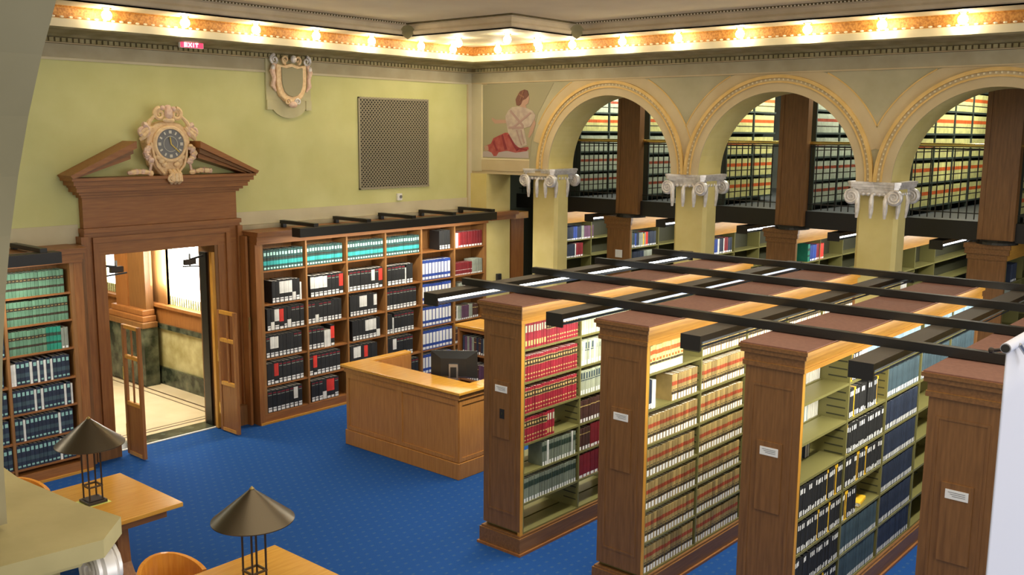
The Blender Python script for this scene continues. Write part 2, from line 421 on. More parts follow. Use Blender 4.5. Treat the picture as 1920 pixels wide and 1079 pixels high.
for nm, mt in (('panel', 'mural_ground'), ('bench', 'mural_stone'), ('skirt', 'mural_skirt'), ('foot', 'mural_skin'), ('arm', 'mural_skin'), ('arm2', 'mural_skin'), ('face', 'mural_skin'), ('blouse', 'mural_blouse'), ('hair', 'mural_hair')):
    g.prism([(a*KS, kz(b)) for a, b in SH[nm]], 0, XW-d, XW-0.001, mt); d += 0.0012
def mp(pts, m_):
    global d
    g.prism([(a*KS, kz(b)) for a, b in pts], 0, XW-d, XW-.001, m_); d += .0008
for pp in ([(11.60, 4.25), (11.57, 4.26), (11.35, 4.0), (11.39, 3.97)], [(11.75, 4.24), (11.72, 4.26), (11.62, 4.0), (11.67, 3.99)], [(11.95, 4.12), (11.93, 4.15), (11.83, 3.97), (11.87, 3.96)], [(11.42, 4.02), (11.42, 4.05), (11.15, 4.0), (11.16, 3.985)]): mp(pp, 'mural_fold')
for pp in ([(11.55, 4.66), (11.53, 4.69), (11.22, 4.42), (11.25, 4.39)], [(11.05, 4.63), (11.08, 4.65), (11.50, 4.38), (11.48, 4.35)], [(11.58, 4.36), (11.57, 4.40), (11.22, 4.40), (11.24, 4.36)], [(11.40, 4.34), (11.38, 4.34), (11.26, 4.08), (11.28, 4.07)], [(11.30, 4.34), (11.28, 4.34), (11.20, 4.12), (11.22, 4.10)]): mp(pp, 'mural_sash')
for pp in ([(11.36, 4.96), (11.34, 4.98), (11.2, 4.91), (11.22, 4.89)], [(11.24, 5.03), (11.22, 5.02), (11.30, 4.84), (11.32, 4.85)]): mp(pp, 'mural_hairlight')
solo('mural', g, (XW, 11.6, 4.5), 'painted mural of a seated figure in white blouse and red skirt beside first arch', 'mural')

# cornice -----------------------------------------------------------
def st(d): return None
path = [lambda d, z: (-3, YW-d, z), lambda d, z: (XW-d, YW-d, z), lambda d, z: (XW-d, -3.5, z)]
g = G()
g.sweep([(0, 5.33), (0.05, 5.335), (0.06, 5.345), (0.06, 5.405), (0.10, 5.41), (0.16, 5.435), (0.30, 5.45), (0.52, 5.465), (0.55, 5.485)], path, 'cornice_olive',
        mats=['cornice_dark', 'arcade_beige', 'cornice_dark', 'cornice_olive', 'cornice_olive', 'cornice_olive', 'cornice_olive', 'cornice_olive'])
g.sweep([(0.55, 5.485), (0.555, 5.575), (0.54, 5.585), (0.5, 5.59)], path, 'band_cream')
g.sweep([(0.5, 5.59), (0.47, 5.60), (0.47, 5.715), (0.50, 5.735)], path, 'gold_frieze')
k = 0
x = 4.0
while x < XW-0.2:
    g.box(x, x+0.05, YW-0.085, YW-0.055, 5.35, 5.398, 'cornice_olive'); x += 0.075
y = 1.0
while y < YW-0.2:
    g.box(XW-0.085, XW-0.055, y, y+0.05, 5.35, 5.398, 'cornice_olive'); y += 0.075
x = 4.0
while x < XW-0.55:
    g.blob((x, YW-0.51, 5.603), 0.028, 0.014, 0.013, 'bead_pearl', 6, 4); x += 0.105
y = 1.2
while y < YW-0.55:
    g.blob((XW-0.51, y, 5.603), 0.014, 0.028, 0.013, 'bead_pearl', 6, 4); y += 0.105
solo('trim_3', g, (8, 8, 5.4), kind='structure')
# light-strip soffit, coffer beam and ceiling
DS = .95; SZ = 5.735; CZ = 5.93
yi, xi = YW-DS, XW-DS           # 11.3, 12.09
NX, NY = 10.6, 9.2
g = G()
for (a, b, c, d_) in ((-3, XW, yi, YW), (xi, XW, -3.5, yi), (NX, xi, NY, yi)):
    g.box(a, b, c, d_, SZ, SZ+0.05, 'band_cream')
solo('ceiling_soffit', g, (8, 10, SZ), kind='structure')
P2 = [(-3, yi, 0, -1), (NX, yi, -1, -1), (NX, NY, -1, -1), (xi, NY, -1, -1), (xi, -3.5, -1, 0)]
path = [(lambda px, py, ox, oy: (lambda d, z: (px+ox*d, py+oy*d, z)))(*p) for p in P2]
g = G()
g.sweep([(0, SZ), (0.0, SZ+0.02), (0.03, SZ+0.03), (0.035, SZ+0.07), (0.02, SZ+0.10), (0.05, SZ+0.15), (0.085, SZ+0.165), (0.085, SZ+0.185), (0.06, CZ)], path, 'beam_tan')
g.sweep([(0.088, SZ+0.168), (0.1, SZ+0.18), (0.088, SZ+0.192)], path, 'cornice_dark')
x = 5.0
while x < NX-0.1: g.blob((x, yi-0.1, SZ+0.178), 0.012, 0.012, 0.011, 'bead_pearl', 5, 3); x += 0.05
y = 2.0
while y < NY-0.1: g.blob((xi-0.1, y, SZ+0.178), 0.012, 0.012, 0.011, 'bead_pearl', 5, 3); y += 0.05
for (cx, cy, sx, sy) in ((NX, yi, -1, -1), (xi, NY, -1, -1)):   # leaf pendants at the outer corners, coloured dark for their shade
    pts = [(-0.13, SZ+0.17), (0.13, SZ+0.17), (0.11, SZ+0.06), (0.05, SZ-0.01), (0, SZ-0.045), (-0.05, SZ-0.01), (-0.11, SZ+0.06)]
    n1 = Vector((sx, sy, 0)).normalized(); t1 = Vector((-n1.y, n1.x, 0)); c0 = Vector((cx, cy, 0))+n1*0.13
    vs = [c0+n1*q+t1*a+Vector((0, 0, b)) for q in (0.0, -0.05) for a, b in pts]; n = len(pts)
    g.add(vs, [tuple(range(n)), tuple(range(2*n-1, n-1, -1))]+[(i, i+n, (i+1) % n+n, (i+1) % n) for i in range(n)], 'cornice_olive')
solo('ceiling_beam', g, (8, 8, SZ), kind='structure')
solo('ceiling', B(-3, XW+1, -3.5, YW+0.3, CZ+0.0, CZ+0.1, 'ceiling_plaster'), (5, 5, CZ), kind='structure')

# bulbs ---------------------------------------------------------------
def make_bulb(x, y, label, lamp=True):
    t = root('light_bulb', (x, y, SZ), label, 'light bulb', 'round bulbs along the cornice')
    part('socket', G().lathe([(0.055, 0), (0.06, -0.008), (0.03, -0.02), (0.022, -0.045)], (x, y, SZ), 12, 'brass'), t, smooth=True)
    part('bulb_glass', G().lathe([(0.0, -0.145), (0.032, -0.136), (0.054, -0.113), (0.06, -0.083), (0.052, -0.053), (0.032, -0.032), (0.02, -0.02)], (x, y, SZ), 12, 'bulb_lit'), t, smooth=True)
    if lamp:
        ld = bpy.data.lights.new('bulb_light', 'POINT'); ld.energy = 5.5; ld.color = (1.0, 0.84, 0.56); ld.shadow_soft_size = 0.06
        o = bpy.data.objects.new('bulb_light', ld); o.location = (0, 0, -0.16); o.parent = t; col.objects.link(o)
bx = [12.65, 11.9, 11.17, 10.13, 9.08, 8.06, 6.99, 5.95]
for i, x in enumerate(bx):
    lab = 'glowing round bulb in the room corner where both light rows meet' if i == 0 else f'glowing round bulb over the green wall, {ORD[i-1]} left of the corner bulb'
    make_bulb(x, 11.6, lab)
by = [11.37-0.9, 9.5+0.02, 8.56, 7.6, 6.62, 5.65, 4.68, 3.73]
by = [10.42+.95, 10.42, 9.5, 8.56, 7.6, 6.62, 5.65, 4.68, 3.73][1:]
for i, (x_, y_) in enumerate(((1.25, -2.0), (1.25, -.2), (1.25, 1.6), (1.25, 3.4), (1.25, 5.2), (1.25, 7.0))):
    make_bulb(x_, y_, f'round bulb of the near light row over the foreground arches, {ORD[i]} from the south')
make_bulb(12.4, 11.05, 'glowing round bulb above the arcade, nearest right of the corner bulb')
for i, y in enumerate(by): make_bulb(12.4, y-0.25 if i == 0 else y, f'glowing round bulb above the arcade, {ORD[i+1]} right of the corner bulb')
for p, l in (((11.15, 10.75), 'left bulb of the three round the square ceiling notch'), ((11.15, 9.75), 'middle bulb of the three round the square ceiling notch'), ((11.85, 9.75), 'right bulb of the three round the square ceiling notch')):
    make_bulb(*p, 'glowing '+l)

# exit sign, grille, thermostat, cartouche, clock -----------------------------
t = root('exit_sign', (7.30, 11.98, 5.37), 'small red lit EXIT sign hung under the cream cornice band', 'exit sign')
part('sign_case', B(7.13, 7.48, 11.98, 12.02, 5.375, 5.455, 'white_plastic'), t)
part('sign_face', B(7.14, 7.47, 11.972, 11.98, 5.38, 5.45, 'exit_red'), t, label='red lit face')
g = G(); X = 7.19; z0, z1 = 5.39, 5.44; w_ = 0.045; th = 0.009; y0, y1 = 11.966, 11.972
g.box(X, X+th, y0, y1, z0, z1, 'exit_letters')
for zz in (z0, (z0+z1)/2-th/2, z1-th): g.box(X, X+w_, y0, y1, zz, zz+th, 'exit_letters')
X += 0.062
g.bar((X, y0+.003, z0), (X+w_, y0+.003, z1), th, th*.6, 'exit_letters', (0, 1, 0)); g.bar((X, y0+.003, z1), (X+w_, y0+.003, z0), th, th*.6, 'exit_letters', (0, 1, 0))
X += 0.068; g.box(X, X+th, y0, y1, z0, z1, 'exit_letters'); X += 0.03
g.box(X, X+w_, y0, y1, z1-th, z1, 'exit_letters'); g.box(X+w_/2-th/2, X+w_/2+th/2, y0, y1, z0, z1, 'exit_letters')
part('lettering', g, t)

GX0, GX1, GZ0, GZ1 = 10.38, 11.94, 3.36, 4.84
t = root('wall_grille', (11.2, 12.25, 3.36), 'large dark perforated metal grille on the green wall', 'grille')
part('backing', B(GX0, GX1, 12.24, 12.25, GZ0, GZ1, 'grille_back'), t)
g = G(); s = 0.066; W_ = GX1-GX0; H_ = GZ1-GZ0
for sg in (1, -1):
    k = -H_
    while k < W_:
        a0 = max(0.0, k); a1 = min(W_, k+H_)
        if a1 > a0+0.01:
            za, zb = (a0-k, a1-k) if sg > 0 else (H_-(a0-k), H_-(a1-k))
            g.bar((GX0+a0, 12.232, GZ0+za), (GX0+a1, 12.232, GZ0+zb), 0.018, 0.006, 'grille_metal', (0, 1, 0))
        k += s
part('lattice', g, t)
g = G()
for a in ((GX0, GX0+.02, GZ0, GZ1), (GX1-.02, GX1, GZ0, GZ1), (GX0, GX1, GZ0, GZ0+.02), (GX0, GX1, GZ1-.02, GZ1)): g.box(a[0], a[1], 12.222, 12.24, a[2], a[3], 'grille_metal')
part('frame', g, t)
t = root('thermostat', (11.24, 12.25, 3.15), 'small white control box on the wall under the grille', 'wall box')
part('housing', B(11.19, 11.29, 12.205, 12.25, 3.15, 3.265, 'white_plastic'), t, bevel=.006)
part('dial', G().lathe([(0.028, -0.01), (0.028, 0), (0.02, 0.004)], (11.25, 12.202, 3.21), 12, 'silver_plate', 'y'), t)

def scroll(g, c, r, m, turns=1.6, sgn=1, start=0, th=0.02, n=26, plane='xz', y=None):
    pts = []
    for i in range(n):
        f = i/(n-1); a = start+sgn*turns*2*PI*f; rr = r*(1-f*0.85)
        if plane == 'xz': pts.append((c[0]+rr*math.cos(a), c[1], c[2]+rr*math.sin(a)))
        else: pts.append((c[0], c[1]+rr*math.cos(a), c[2]+rr*math.sin(a)))
    g.tube(pts, [th*(1-0.55*i/(n-1)) for i in range(n)], 6, m)

# cartouche on wall
cx = 9.03
t = root('wall_cartouche', (cx, 12.23, 4.55), 'silver and gold shield cartouche high on green wall below the cornice', 'cartouche')
g = G(); g.box(cx-.40, cx+.40, 12.215, 12.240, 4.741, 5.34, 'plate_pale')
g.prism([(cx+0.34*math.cos(a), 4.74+0.26*math.sin(a)) for a in [PI+PI*i/14 for i in range(15)]], 1, 12.215, 12.240, 'plate_pale')
g.box(cx-.40, cx-.30, 12.200, 12.240, 4.60, 4.74, 'plate_pale'); g.box(cx+.30, cx+.40, 12.200, 12.240, 4.60, 4.74, 'plate_pale')
part('back_plate', g, t)
def shield(w0, zt, zb, cx=cx):
    pts = []
    for i in range(13): 
        a = PI*i/12; pts.append((cx-w0*math.cos(a), zb+(0.0)+ (1-math.sin(a))*0.0 - 0.0))
    h = zt-zb; P = [(-1, 1), (-1, .55), (-.93, .35), (-.75, .17), (-.45, .05), (0, 0), (.45, .05), (.75, .17), (.93, .35), (1, .55), (1, 1), (.5, .96), (0, 1.02), (-.5, .96)]
    return [(cx+w0*a, zb+h*b) for a, b in P]
part('shield_rim', G().prism(shield(0.27, 5.27, 4.70), 1, 12.130, 12.215, 'plaster_gold'), t, bevel=.02)
part('shield_field', G().prism(shield(0.19, 5.22, 4.79), 1, 12.112, 12.135, 'mural_ground'), t, bevel=.01)
g = G()
for sx in (-1, 1):
    scroll(g, (cx+sx*0.29, 12.150, 5.32), 0.075, 'silver_leaf', 1.5, -sx, PI/2, 0.024)
    g.tube([(cx+sx*0.30, 12.150, 5.26), (cx+sx*0.34, 12.140, 5.16), (cx+sx*0.31, 12.140, 5.05), (cx+sx*0.33, 12.150, 4.95), (cx+sx*0.27, 12.160, 4.87)], [.03, .04, .03, .035, .012], 8, 'plaster_pink')
    g.blob((cx+sx*0.33, 12.130, 5.20), .035, .03, .05, 'silver_leaf')
    scroll(g, (cx+sx*0.11, 12.130, 5.33), 0.06, 'plaster_gold', 1.4, sx, -PI/2, 0.02)
g.blob((cx+.02, 12.110, 5.34), .05, .04, .06, 'silver_leaf'); g.blob((cx, 12.120, 4.68), .08, .045, .05, 'plaster_pink')
scroll(g, (cx-.09, 12.120, 4.72), 0.05, 'plaster_gold', 1.4, 1, 0, 0.018); scroll(g, (cx+.09, 12.120, 4.72), 0.05, 'silver_leaf', 1.4, -1, PI, 0.018)
part('scrollwork', g, t, smooth=True)

# door surround ------------------------------------------------------------
door = root('door_1', (6.87, 12.2, 0), kind='structure')
YF = 12.14; YK = 12.245
g = G()
for x0, x1 in ((5.76, DX0), (DX1, 8.02)): g.box(x0, x1, YF, 12.6, 0, DZ, 'oak_red')
g.box(5.76, 8.02, YF, 12.6, DZ, 3.05, 'oak_red_h'); g.box(5.77, 8.01, YF+.01, YK, 3.05, 3.44, 'oak_red_h')
part('casing', g, door)
g = G()
for x0, x1 in ((5.86, 5.93), (7.80, 7.87)): g.box(x0, x1, YF-0.035, YF+.01, 0.3, 2.859, 'oak_red')
g.box(5.861, 7.869, YF-0.034, YF+.01, 2.86, 2.93, 'oak_red_h')
g.box(5.74, 8.04, YF-0.06, YK, 2.99, 3.05, 'oak_red_h'); g.box(5.75, 8.03, YF-0.03, YK, 2.95, 2.99, 'oak_red_h')
for x0, x1 in ((5.70, 5.80), (7.98, 8.06)): g.box(x0, x1, YF-0.05, YK-.002, 0.0, 2.949, 'oak_red')
part('casing_molding', g, door)
g = G().box(5.72, DX0+0.02, YF-0.10, YF+.05, 0, 0.30, 'oak_dark').box(DX1-0.02, 8.07, YF-0.10, YF+.05, 0, 0.30, 'oak_dark')
part('plinth_block', g, door)
g = G()  # entablature
for (dy, ov, z0, z1) in ((0.03, 0.02, 3.44, 3.475), (0.07, 0.06, 3.475, 3.515), (0.12, 0.11, 3.515, 3.57), (0.14, .13, 3.57, 3.60), (0.18, 0.17, 3.60, 3.66)):
    g.box(5.76-ov, 8.02+ov, YF-dy, YK, z0, z1, 'oak_red_h')
g.box(5.55, 8.20, YF-.23, YK-.001, 3.66, 3.695, 'oak_red_h')
part('entablature', g, door)
g = G()
for sx, xa, xb in ((1, 5.55, 6.40), (-1, 8.20, 7.31)):
    za, zb = 3.70, 4.12
    g.prism([(xa, za-0.01), (xb, zb-0.06), (xb, zb+0.03), (xa-sx*0.03, za+0.03)], 1, YF-0.26, YK, 'oak_red_h')
    g.prism([(xa+sx*.05, za-0.01), (xb-sx*.02, zb-0.13), (xb-sx*.02, zb-0.05), (xa+sx*.05, za+0.015)], 1, YF-0.20, YK, 'oak_dark_h')
    g.prism([(xa+sx*.10, za-0.01), (xb-sx*.03, zb-0.20), (xb-sx*.03, zb-0.12), (xa+sx*.10, za+0.02)], 1, YF-0.14, YK, 'oak_red_h')
part('pediment', g, door)
part('threshold', B(DX0, DX1, 12.27, 12.6, 0.001, 0.012, 'marble_green').box(DX0, DX1, 12.24, 12.27, .001, .014, 'white_plastic'), door)
part('jamb_panels', G().box(DX1-0.05, DX1, 12.15, 12.58, 0.014, DZ-.001, 'oak_dark').box(DX1-.085, DX1-.05, 12.34, 12.50, .014, DZ-.12, 'black_metal').box(DX1-.1, DX1-.05, 12.16, 12.22, .014, DZ-.1, 'oak_gold'), door)
def closer(x, sx):
    t = root('door_closer', (x, 12.2, 2.42), 'grey hydraulic door closer arm at %s top of doorway' % ('left' if sx > 0 else 'right'), 'door closer', 'door closers')
    part('closer_body', B(min(x+sx*.12, x+sx*.30), max(x+sx*.12, x+sx*.30), 12.30, 12.36, 2.42, 2.50, 'lamp_dark'), t, bevel=.008)
    part('closer_arm', G().bar((x, 12.33, 2.53), (x+sx*0.2, 12.31, 2.50), .02, .03, 'plastic_black').bar((x+sx*.05, 12.36, 2.38), (x+sx*.34, 12.30, 2.41), .02, .02, 'plastic_black').bar((x+sx*.21, 12.33, 2.40), (x+sx*.21, 12.33, 2.58), .02, .025, 'silver_plate'), t)
closer(DX0+.02, 1); closer(DX1-.13, -1)

def gate(x, label):
    t = root('swing_gate', (x, 11.86, 0.02), label, 'gate', 'low open wooden gates at the doorway')
    ya, yb = 11.63, 12.07; x0, x1 = x-.022, x+.022
    part('stile', B(x0, x1, ya, ya+.055, .02, 1.78, 'oak_red'), t, bevel=.004); part('stile', B(x0, x1, yb-.055, yb, .02, 1.78, 'oak_red'), t, bevel=.004)
    for z in (1.75, 1.35, 0.72, 0.04): part('cross_rail', B(x0+.002, x1-.002, ya+.055, yb-.055, z-.02, z+.028, 'oak_gold'), t)
    part('mullion', B(x0+.012, x1-.012, 11.84, 11.86, .748, 1.73, 'oak_red'), t)
    part('lower_panel', B(x0+.01, x1-.01, ya+.055, yb-.055, .068, .70, 'oak_red'), t)
    part('hinge', G().box(x-.01, x+.01, yb, yb+.03, 1.02, 1.20, 'brass'), t); part('hinge', G().box(x-.01, x+.01, yb, yb+.03, .25, .42, 'brass'), t)
gate(6.165, 'low open wooden gate at the left side of the doorway')
gate(7.59, 'low open wooden gate at the right side of the doorway')

# clock -------------------------------------------------------------------
ck = root('wall_clock', (6.93, 12.0, 3.60), 'ornate gilded cartouche clock sitting in the broken pediment over the doorway', 'clock')
cy_ = 12.02
cx, cz = 6.93, 4.11
body = [(1.13*q_[0], q_[1]) for q_ in [(-.27, .17), (-.28, .02), (-.24, -.15), (-.21, -.28), (-.12, -.40), (0, -.46), (.12, -.40), (.21, -.28), (.24, -.15), (.28, .02), (.27, .17), (.16, .27), (0, .31), (-.16, .27)]]
part('clock_body', G().prism([(cx+a, cz+b) for a, b in body], 1, cy_, 12.22, 'plaster_gold'), ck, bevel=.03)
g = G()
for sx in (-1, 1):
    scroll(g, (cx+sx*.36, cy_, cz+.17), .085, 'plaster_pink', 1.5, sx, PI/2, .04)
    g.tube([(cx+sx*.20, cy_, cz+.36), (cx+sx*.27, cy_, cz+.29), (cx+sx*.31, cy_, cz+.2), (cx+sx*.42, cy_, cz+.13)], [.02, .03, .035, .03], 8, 'plaster_gold')
    g.tube([(cx+sx*.24, cy_, cz+.22), (cx+sx*.36, cy_, cz+.10), (cx+sx*.40, cy_+.02, cz+.05)], [.03, .045, .02], 8, 'plaster_gold')
    scroll(g, (cx+sx*.12, cy_, cz+.39), .08, 'plaster_gold', 1.5, -sx, PI/2, .032)
    g.tube([(cx+sx*.26, cy_-.01, cz+.02), (cx+sx*.235, cy_-.02, cz-.15), (cx+sx*.2, cy_-.02, cz-.28), (cx+sx*.1, cy_-.02, cz-.39)], .018, 8, 'plaster_gold')
    for k in range(3): g.blob((cx+sx*(.09+.04*k), cy_-.02, cz-.27+.05*k), .045, .03, .04, 'plaster_gold')
g.blob((cx, cy_-.02, cz+.40), .06, .05, .10, 'plaster_pink'); g.blob((cx, cy_-.02, cz+.31), .09, .04, .04, 'plaster_gold')
g.blob((cx-.08, cy_-.01, cz+.47), .04, .03, .035, 'plaster_pink'); g.blob((cx+.08, cy_-.01, cz+.46), .04, .03, .035, 'plaster_pink'); g.blob((cx, cy_-.01, cz+.485), .05, .03, .03, 'plaster_pink')
for dx in (-.055, 0, .055): g.tube([(cx+.03+dx, cy_-.03, cz-.34), (cx+.03+dx, cy_-.09, cz-.40), (cx+.03+dx, cy_-.10, cz-.48), (cx+.03+dx, cy_-.05, cz-.52)], [.02, .035, .035, .02], 8, 'plaster_gold')
scroll(g, (cx-.05, cy_-.11, cz-.46), .05, 'plaster_gold', 1.4, 1, PI/2, .018)
part('scrollwork', g, ck, smooth=True)
part('bezel', G().lathe([(.245, 0), (.245, -.03), (.225, -.05), (.20, -.05), (.195, -.03)], (cx, cy_, cz), 40, 'plaster_gold', 'y'), ck, smooth=True)
dl = part('dial', G().lathe([(.2, 0), (0.0001, -.001)], (cx, cy_-.034, cz), 40, 'dial_glass', 'y'), ck, label='grey glass dial with pale markings')
g = G()
for h in range(12):
    a = PI/2-2*PI*h/12; c = (cx+.158*math.cos(a), cy_-.040, cz+.158*math.sin(a)); u = (math.cos(a), 0, math.sin(a)); v = (-math.sin(a), 0, math.cos(a))
    g.obox(c, u, (0, 1, 0), v, .02, .002, .011 if h % 3 else .02, 'dial_mark')
g.tube([(cx+.10*math.cos(a), cy_-.04, cz+.10*math.sin(a)) for a in [2*PI*i/24 for i in range(25)]], .004, 5, 'dial_mark')
part('hour_marks', g, ck)
g = G(); a = R(-42); g.bar((cx, cy_-.048, cz), (cx+.165*math.cos(a), cy_-.048, cz+.165*math.sin(a)), .014, .004, 'brass', (0, 1, 0)); part('minute_hand', g, ck)
g = G(); a = R(97); g.bar((cx, cy_-.052, cz), (cx+.09*math.cos(a), cy_-.052, cz+.09*math.sin(a)), .018, .004, 'brass', (0, 1, 0)); part('hour_hand', g, ck)
for sx in (-1, 1):
    g = G(); rr = random.Random(3+sx)
    gp = []
    for k in range(22):
        f = k/21; x = cx+sx*(.30+.04*math.sin(6*f)); z = cz-.03-.34*f
        if f > .62: x += sx*(f-.62)*0.8; z = 3.735+.02*math.sin(9*f)
        g.blob((x+rr.uniform(-.015, .015), cy_-.02+rr.uniform(-.02, .02), z), .035+.02*rr.random(), .035, .03+.015*rr.random(), 'plaster_pink' if k % 2 else 'plaster_gold', 7, 4); gp.append((x, cy_-.02, z))
    g.tube(gp, .018, 6, 'plaster_pink')
    part('garland', g, ck, smooth=True)

# ------------------------------------------------------------------ arcade columns with ionic capitals
def ionic(t, cx, cy, zt, hx, hy, near=False):
    vz = .075 if near else .205; rs = .42 if near else 1; ro = .012 if near else 0
    # abacus with concave sides and cut corners
    def aba(s, c, cc):
        P = []
        X_, Y_ = hx*s, hy*s
        for (ax, ay, bx, by) in ((-X_, -Y_, X_, -Y_), (X_, -Y_, X_, Y_), (X_, Y_, -X_, Y_), (-X_, Y_, -X_, -Y_)):
            d = Vector((bx-ax, by-ay)); L = d.length; d.normalize(); n = Vector((-d.y, d.x))
            for f in (cc/L, .25, .5, .75, 1-cc/L):
                q = Vector((ax, ay))+d*L*f+n*c*math.sin(PI*min(max(f, 0), 1)); P.append((cx+q.x, cy+q.y))
        return P
    g = G()
    if near: g.prism(aba(1, .05, .08), 2, zt-.03, zt, 'slab_tan'); g.prism(aba(.93, .05, .07), 2, zt-.045, zt-.03, 'slab_tan'); g.prism(aba(.84, .05, .07), 2, zt-.10, zt-.045, 'slab_tan')
    else: g.prism(aba(1, .05, .08), 2, zt-.035, zt, 'silver_leaf'); g.prism(aba(.96, .05, .07), 2, zt-.075, zt-.035, 'silver_leaf'); g.prism(aba(.90, .05, .06), 2, zt-.10, zt-.075, 'silver_leaf')
    part('abacus', g, t)
    ex, ey = hx-.10, hy-.11
    g = G(); g.box(cx-ex-.0, cx+ex, cy-ey, cy+ey, zt-.185, zt-.10, 'silver_leaf')
    for k in range(7):
        y = cy-ey+.05+(2*ey-.1)*k/6; g.blob((cx-ex-.005, y, zt-.165), .028, .03, .03, 'silver_leaf')
        x = cx-ex+.05+(2*ex-.1)*k/6; g.blob((x, cy-ey-.005, zt-.165), .03, .028, .03, 'silver_leaf')
    part('echinus', g, t, smooth=True)
    for (dx, dy) in ((-1, -1), (-1, 1), (1, -1), (1, 1)):
        g = G(); c = (cx+dx*(ex+.03+ro), cy+dy*(ey+.02+ro), zt-vz)
        g.lathe([(.095*rs, -.035*rs), (.108*rs, -.02*rs), (.108*rs, .02*rs), (.095*rs, .035*rs)], c, 20, 'silver_leaf', 'x')
        for s_ in (-1, 1): scroll(g, (c[0]+s_*.04*rs, c[1], c[2]), .097*rs, 'silver_leaf', 2.2, -dy*1, PI/2, .014*rs, 34, 'yz')
        part('volute', g, t, smooth=True)
    for dy in (-.30, .02, .34) if True else ():
        for sx in (-1,):
            g = G(); x = cx+sx*(ex+.02); y = cy+dy*(ey/.36)*.8
            g.tube([(x-.01, y, zt-.17), (x-.03, y, zt-.25), (x-.02, y, zt-.38), (x-.01, y+.01, zt-.49)], [.02, .034, .032, .018], 8, 'silver_leaf')
            g.tube([(x-.03, y-.015, zt-.22), (x-.05, y-.015, zt-.32), (x-.03, y, zt-.40)], [.012, .018, .006], 6, 'silver_leaf')
            part('festoon', g, t, smooth=True)
    for dx in (-.2, .12):
        g = G(); y = cy-ey-.015; x = cx+dx
        g.tube([(x, y-.0, zt-.17), (x, y-.02, zt-.25), (x, y-.015, zt-.38), (x, y-.005, zt-.49)], [.02, .034, .03, .018], 8, 'silver_leaf')
        part('festoon', g, t, smooth=True)
CW = .28; CX = 13.40; CDX = .186
CYS = [ARCH[0]+PITCH/2, ARCH[0]-PITCH/2, ARCH[1]-PITCH/2, ARCH[2]-PITCH/2]
names = ['leftmost, near the corner', 'second from the corner', 'third from the corner', 'fourth from the corner']
for k, cy in enumerate(CYS[:3]):
    t = root('arcade_column', (CX, cy, 0), f'yellow square arcade column with silver scrolled capital, {names[k]}', 'column', 'arcade columns')
    ch = .05; X0, X1, Y0, Y1 = CX-CDX, CX+CDX, cy-CW, cy+CW
    g = G().prism([(X0+ch, Y0), (X1-ch, Y0), (X1, Y0+ch), (X1, Y1-ch), (X1-ch, Y1), (X0+ch, Y1), (X0, Y1-ch), (X0, Y0+ch)], 2, 0.0, ZS-.1, 'column_yellow')
    part('shaft', g, t, smooth=False)
    part('base', B(X0-.06, X1+.06, Y0-.06, Y1+.06, 0, .3, 'column_yellow'), t, bevel=.01)
    ionic(t, 13.38, cy, ZS, .40, .375)

# near arcade (the camera stands in its opening)
PN = 2.955
RAD = 1.238; ZS = 3.67
ARN = [.351+PN, .351]
g = arcade(-.1, .6, ARN, .351+PN+RAD+.24, .351-RAD-.24, 5.93, 'near_plaster_shade', 'near_plaster_shade')
solo('wall_near', g, (0, 0, 0), kind='structure')
cy = .351+PN/2
t = root('arcade_column', (.25, cy, 0), 'foreground column top: tan capital slab with silver volute at lower left', 'column', 'arcade columns')
part('shaft', B(.06, .44, cy-CW, cy+CW, 0, ZS-.1, 'column_yellow'), t)
ionic(t, .25, cy, ZS-.012, .515, .40, True)

# ------------------------------------------------------------------ book factory
for nm, c in dict(bk_red=(.29, .012, .028), bk_red_dk=(.20, .012, .018), bk_blackband=(.045, .03, .015), bk_gold=(.55, .40, .14), bk_pale=(.46, .50, .36), bk_grey=(.30, .33, .27), bk_greygreen=(.20, .23, .17),
                  bk_brown=(.07, .028, .02), bk_tan=(.37, .26, .095), bk_tan2=(.27, .20, .075), bk_orange=(.72, .13, .02), bk_redband=(.38, .07, .025), bk_black=(.018, .018, .018), bk_navy=(.022, .032, .06), bk_slate=(.05, .085, .105),
                  bk_teal=(.025, .085, .075), bk_tealblue=(.04, .42, .40), bk_blue=(.025, .065, .32), bk_ltblue=(.33, .50, .66), bk_green=(.12, .25, .155), bk_green2=(.02, .26, .17), bk_dkgreen=(.03, .055, .035), bk_yellow=(.85, .50, .02), bk_lime=(.72, .68, .26), bk_purple=(.12, .05, .10), bk_scarlet=(.70, .045, .03)).items():
    bookmat(nm, c, rnd=.32 if 'tan' in nm or 'redband' in nm else .2)
bookmat('bk_white', (.78, .77, .72), .6, .08); plain('bk_page', (.80, .77, .68), .9); plain('bk_sticker', (.86, .86, .84), .7); plain('bk_dot', (.50, .80, .72), .5); plain('bk_dotdim', (.30, .55, .50), .5)
